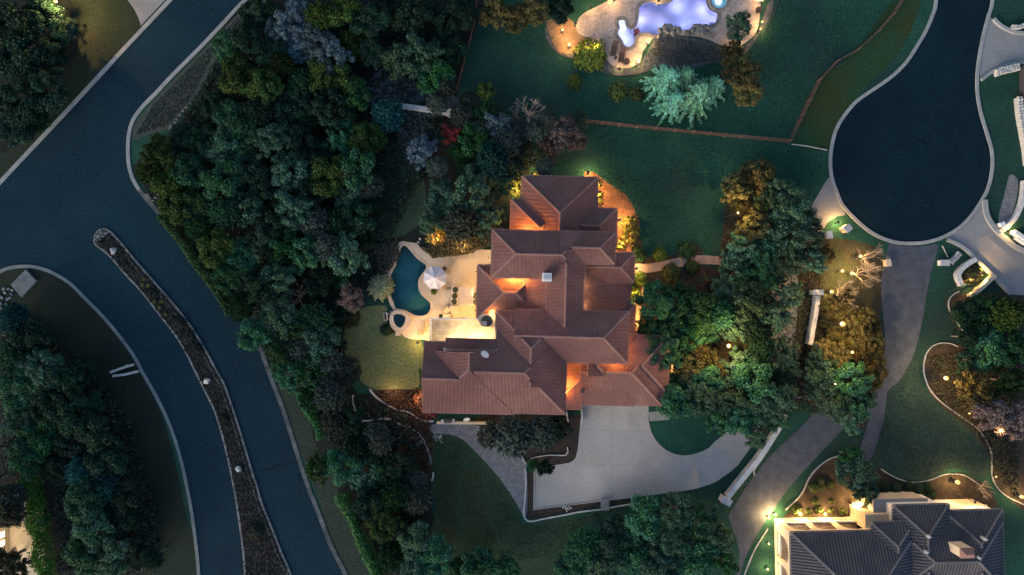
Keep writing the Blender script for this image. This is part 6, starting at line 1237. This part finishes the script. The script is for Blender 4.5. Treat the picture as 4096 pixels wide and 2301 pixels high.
def rtable(x, y, r, h, label, m=M_dkfab):
    e = empty('round_table', (*r8(x,y).to_2d(),.05)); tag(e, label, 'table'); MB().lathe((0,0,h-.05),[(r,0),(r,.05)],20).build('top', m, e); MB().tube((0,0,0),(0,0,h-.05),.06,.05).build('leg', m, e); MB().lathe((0,0,0),[(r*.6,0),(r*.55,.04)],16).build('foot', m, e)
rtable(783,708,.2,.45,'tiny round side table between the two loungers'); rtable(912,757,.42,.6,'round dark table right of the loungers'); rtable(2482,142,.4,.6,'round dark table at the lagoon terrace\'s right side')
e = empty('float_cushion', (*r8(1040,372).to_2d(),-.1), .45); tag(e, 'square dark red stepping pad in the lagoon pool\'s neck', 'pad'); MB().box((0,0,.0),(.62,.58,.3)).build('pad', mat('dark_red_pad',(.10,.04,.05),(.14,.06,.06),3), e); MB().box((0,0,-.7),(.3,.3,1.2)).build('pillar', M_dkfab, e)
# house corner at the top, left of the lagoon pool
e = empty('top_roof', R8((640,-60))[0]); tag(e, 'dark brown roof corner at the top left of the lagoon', 'building'); MB().box((0,.6,1.5),(3.0,2.4,3.0)).build('wall', M_cream, e); MB().box((0,.6,3.2),(3.4,2.8,.5),0,.5).build('roof', M_wdark, e)
# ------------------------------------------------------------------ lower left corner house
b9 = Lb
flat('corner_patio', b9((-120,830),(120,830),(285,850),(310,930),(335,1010),(340,1447),(340,1600),(-120,1600)), .014, M_terr, 'warm-lit tan patio in the lower left corner', 'patio', 0)
e = empty('corner_house', b9((20,1180))[0]); tag(e, 'cream house wall with windows at the lower left edge', 'building'); q = b9((75,1160))[0]
MB().box((q.x-e.location.x-2.05,0,1.9),(4.0,4.0,3.8)).build('wall', M_cream, e); MB().box((q.x-e.location.x-2.2,0,3.95),(4.0,4.2,.3)).build('roof', M_white, e)
for k in (-1,0,1): MB().box((q.x-e.location.x-.02,k*1.1,1.6),(.06,.7,1.4)).build('window', M_win, e)
MB().box((q.x-e.location.x+.1,1.3,2.6),(.14,.14,.3)).build('wall_lantern', M_bulb, e)
point('corner_light', (q.x+.9,q.y+.6,2.8), 85, (1,.70,.30), .15); point('corner_light', (q.x+1.2,q.y-2.6,2.8), 45, (1,.70,.30), .15)
e = empty('covered_cart', b9((322,1035))[0], .1); tag(e, 'small blue-covered cart at the corner patio\'s hedge side', 'cart'); MB().box((0,0,.45),(.5,1.3,.8),0,.85).build('cover', M_blue, e)
for sy in (-.45,.45): MB().tube((-.28,sy,.12),(.28,sy,.12),.12,.12,10).build('wheel', M_metal, e)
for i, (x, y, r) in enumerate(((40,920,150),(70,1000,110),(30,1340,130),(120,1400,110))):
    p_ = b9((x,y), z=3.5)[0]; e = empty('gnarled_oak', (p_.x,p_.y,0), i*1.1); tag(e, 'dark gnarled oak spreading over the corner patio, %s' % ['topmost','second from top','third from top','lowest'][i], 'tree', 'gnarled oaks over the patio')
    c = link(bpy.data.objects.new('crown', PROTO['loose'][i % 3]), e); c.location.z = 3.4; c.scale = (r*.0167,)*3; c.color = (.03,.035,.018,1)
    mb = branches('gnarled_limbs', 50+i, 4, .35, M_bark, .5, .045) if i == 0 else GL
    GL = mb; l_ = link(bpy.data.objects.new('limbs', mb), e); l_.location.z = 2.4; l_.scale = (r*.02,)*3; MB().tube((0,0,-.02),(0,0,2.5),.22,.16,8).build('trunk', M_bark, e)

# labels that single out each loose stone: its place in its group, from left to right
PLACE = ['leftmost', 'second from left', 'third from left', 'fourth from left', 'fifth from left', 'sixth from left', 'seventh from left', 'eighth from left', 'ninth from left', 'tenth from left', 'eleventh from left', 'twelfth from left', 'thirteenth from left']
SHORT = {'white cobbles by the gravel path': 'small white cobble beside the lone agave', 'rubble below the drain headwall': 'blue-grey rubble stone below the drain headwall', 'pale stones below the forecourt': 'pale broken stone heaped below the forecourt', 'field stones in the wood': 'pale field stone between trees of the wood', 'stones edging the verge': 'dull stone edging the verge', 'rubble at the kerb break': 'grey rubble stone at the kerb break by the wood'}
for g_, txt in SHORT.items():
    st_ = sorted((o for o in bpy.data.objects if o.parent is None and o.get('group') == g_), key=lambda o: o.location.x)
    for i, o in enumerate(st_): o['label'] = txt+', '+(PLACE[i] if i < len(st_)-1 else 'rightmost')

cover('grass_tufts', V_((1215,100),(1400,150),(1560,250),(1780,310),(1960,345),(1990,330),(2040,200),(2230,20),(1960,20),(1900,120),(1640,120),(1480,180),(1400,120),(1380,20),(1215,20)), 9000, .08, .05, (.016,.082,.055), 'coarse grass tufts across the upper lawn')
cover('grass_tufts', V_((1500,330),(1970,370),(2070,385),(2060,470),(1990,480),(1900,430),(1830,480),(1790,600),(1770,640),(1640,640),(1600,540),(1540,470),(1500,420)), 6500, .08, .05, (.016,.076,.050), 'coarse grass tufts on the lawn right of the top wing')
cover('grass_tufts', V_((2240,1000),(2300,910),(2330,1010),(2470,1120),(2485,1190),(2400,1178),(2320,1200),(2215,1165),(2210,1060)), 3500, .08, .05, (.018,.054,.045), 'coarse grass tufts on the bluish right lawn')
cover('grass_tufts', V_((1100,1100),(1155,1110),(1230,1190),(1300,1300),(1340,1325),(1480,1300),(1400,1400),(1110,1430)), 4200, .08, .05, (.022,.056,.028), 'coarse grass tufts on the south lawn')
cover('fallen_leaves', V_((1700,330),(1980,365),(2060,400),(1990,500),(1820,600),(1640,630),(1560,480)), 500, .07, .05, (.09,.07,.03), 'scattered fallen leaves on the lawn right of the house')
cover('fallen_leaves', V_((1350,1190),(1480,1010),(1620,1020),(1640,1110),(1700,1145),(1830,1110),(1840,1150),(1650,1240),(1350,1275)), 260, .06, .035, (.10,.08,.05), 'scattered fallen leaves on the forecourt')
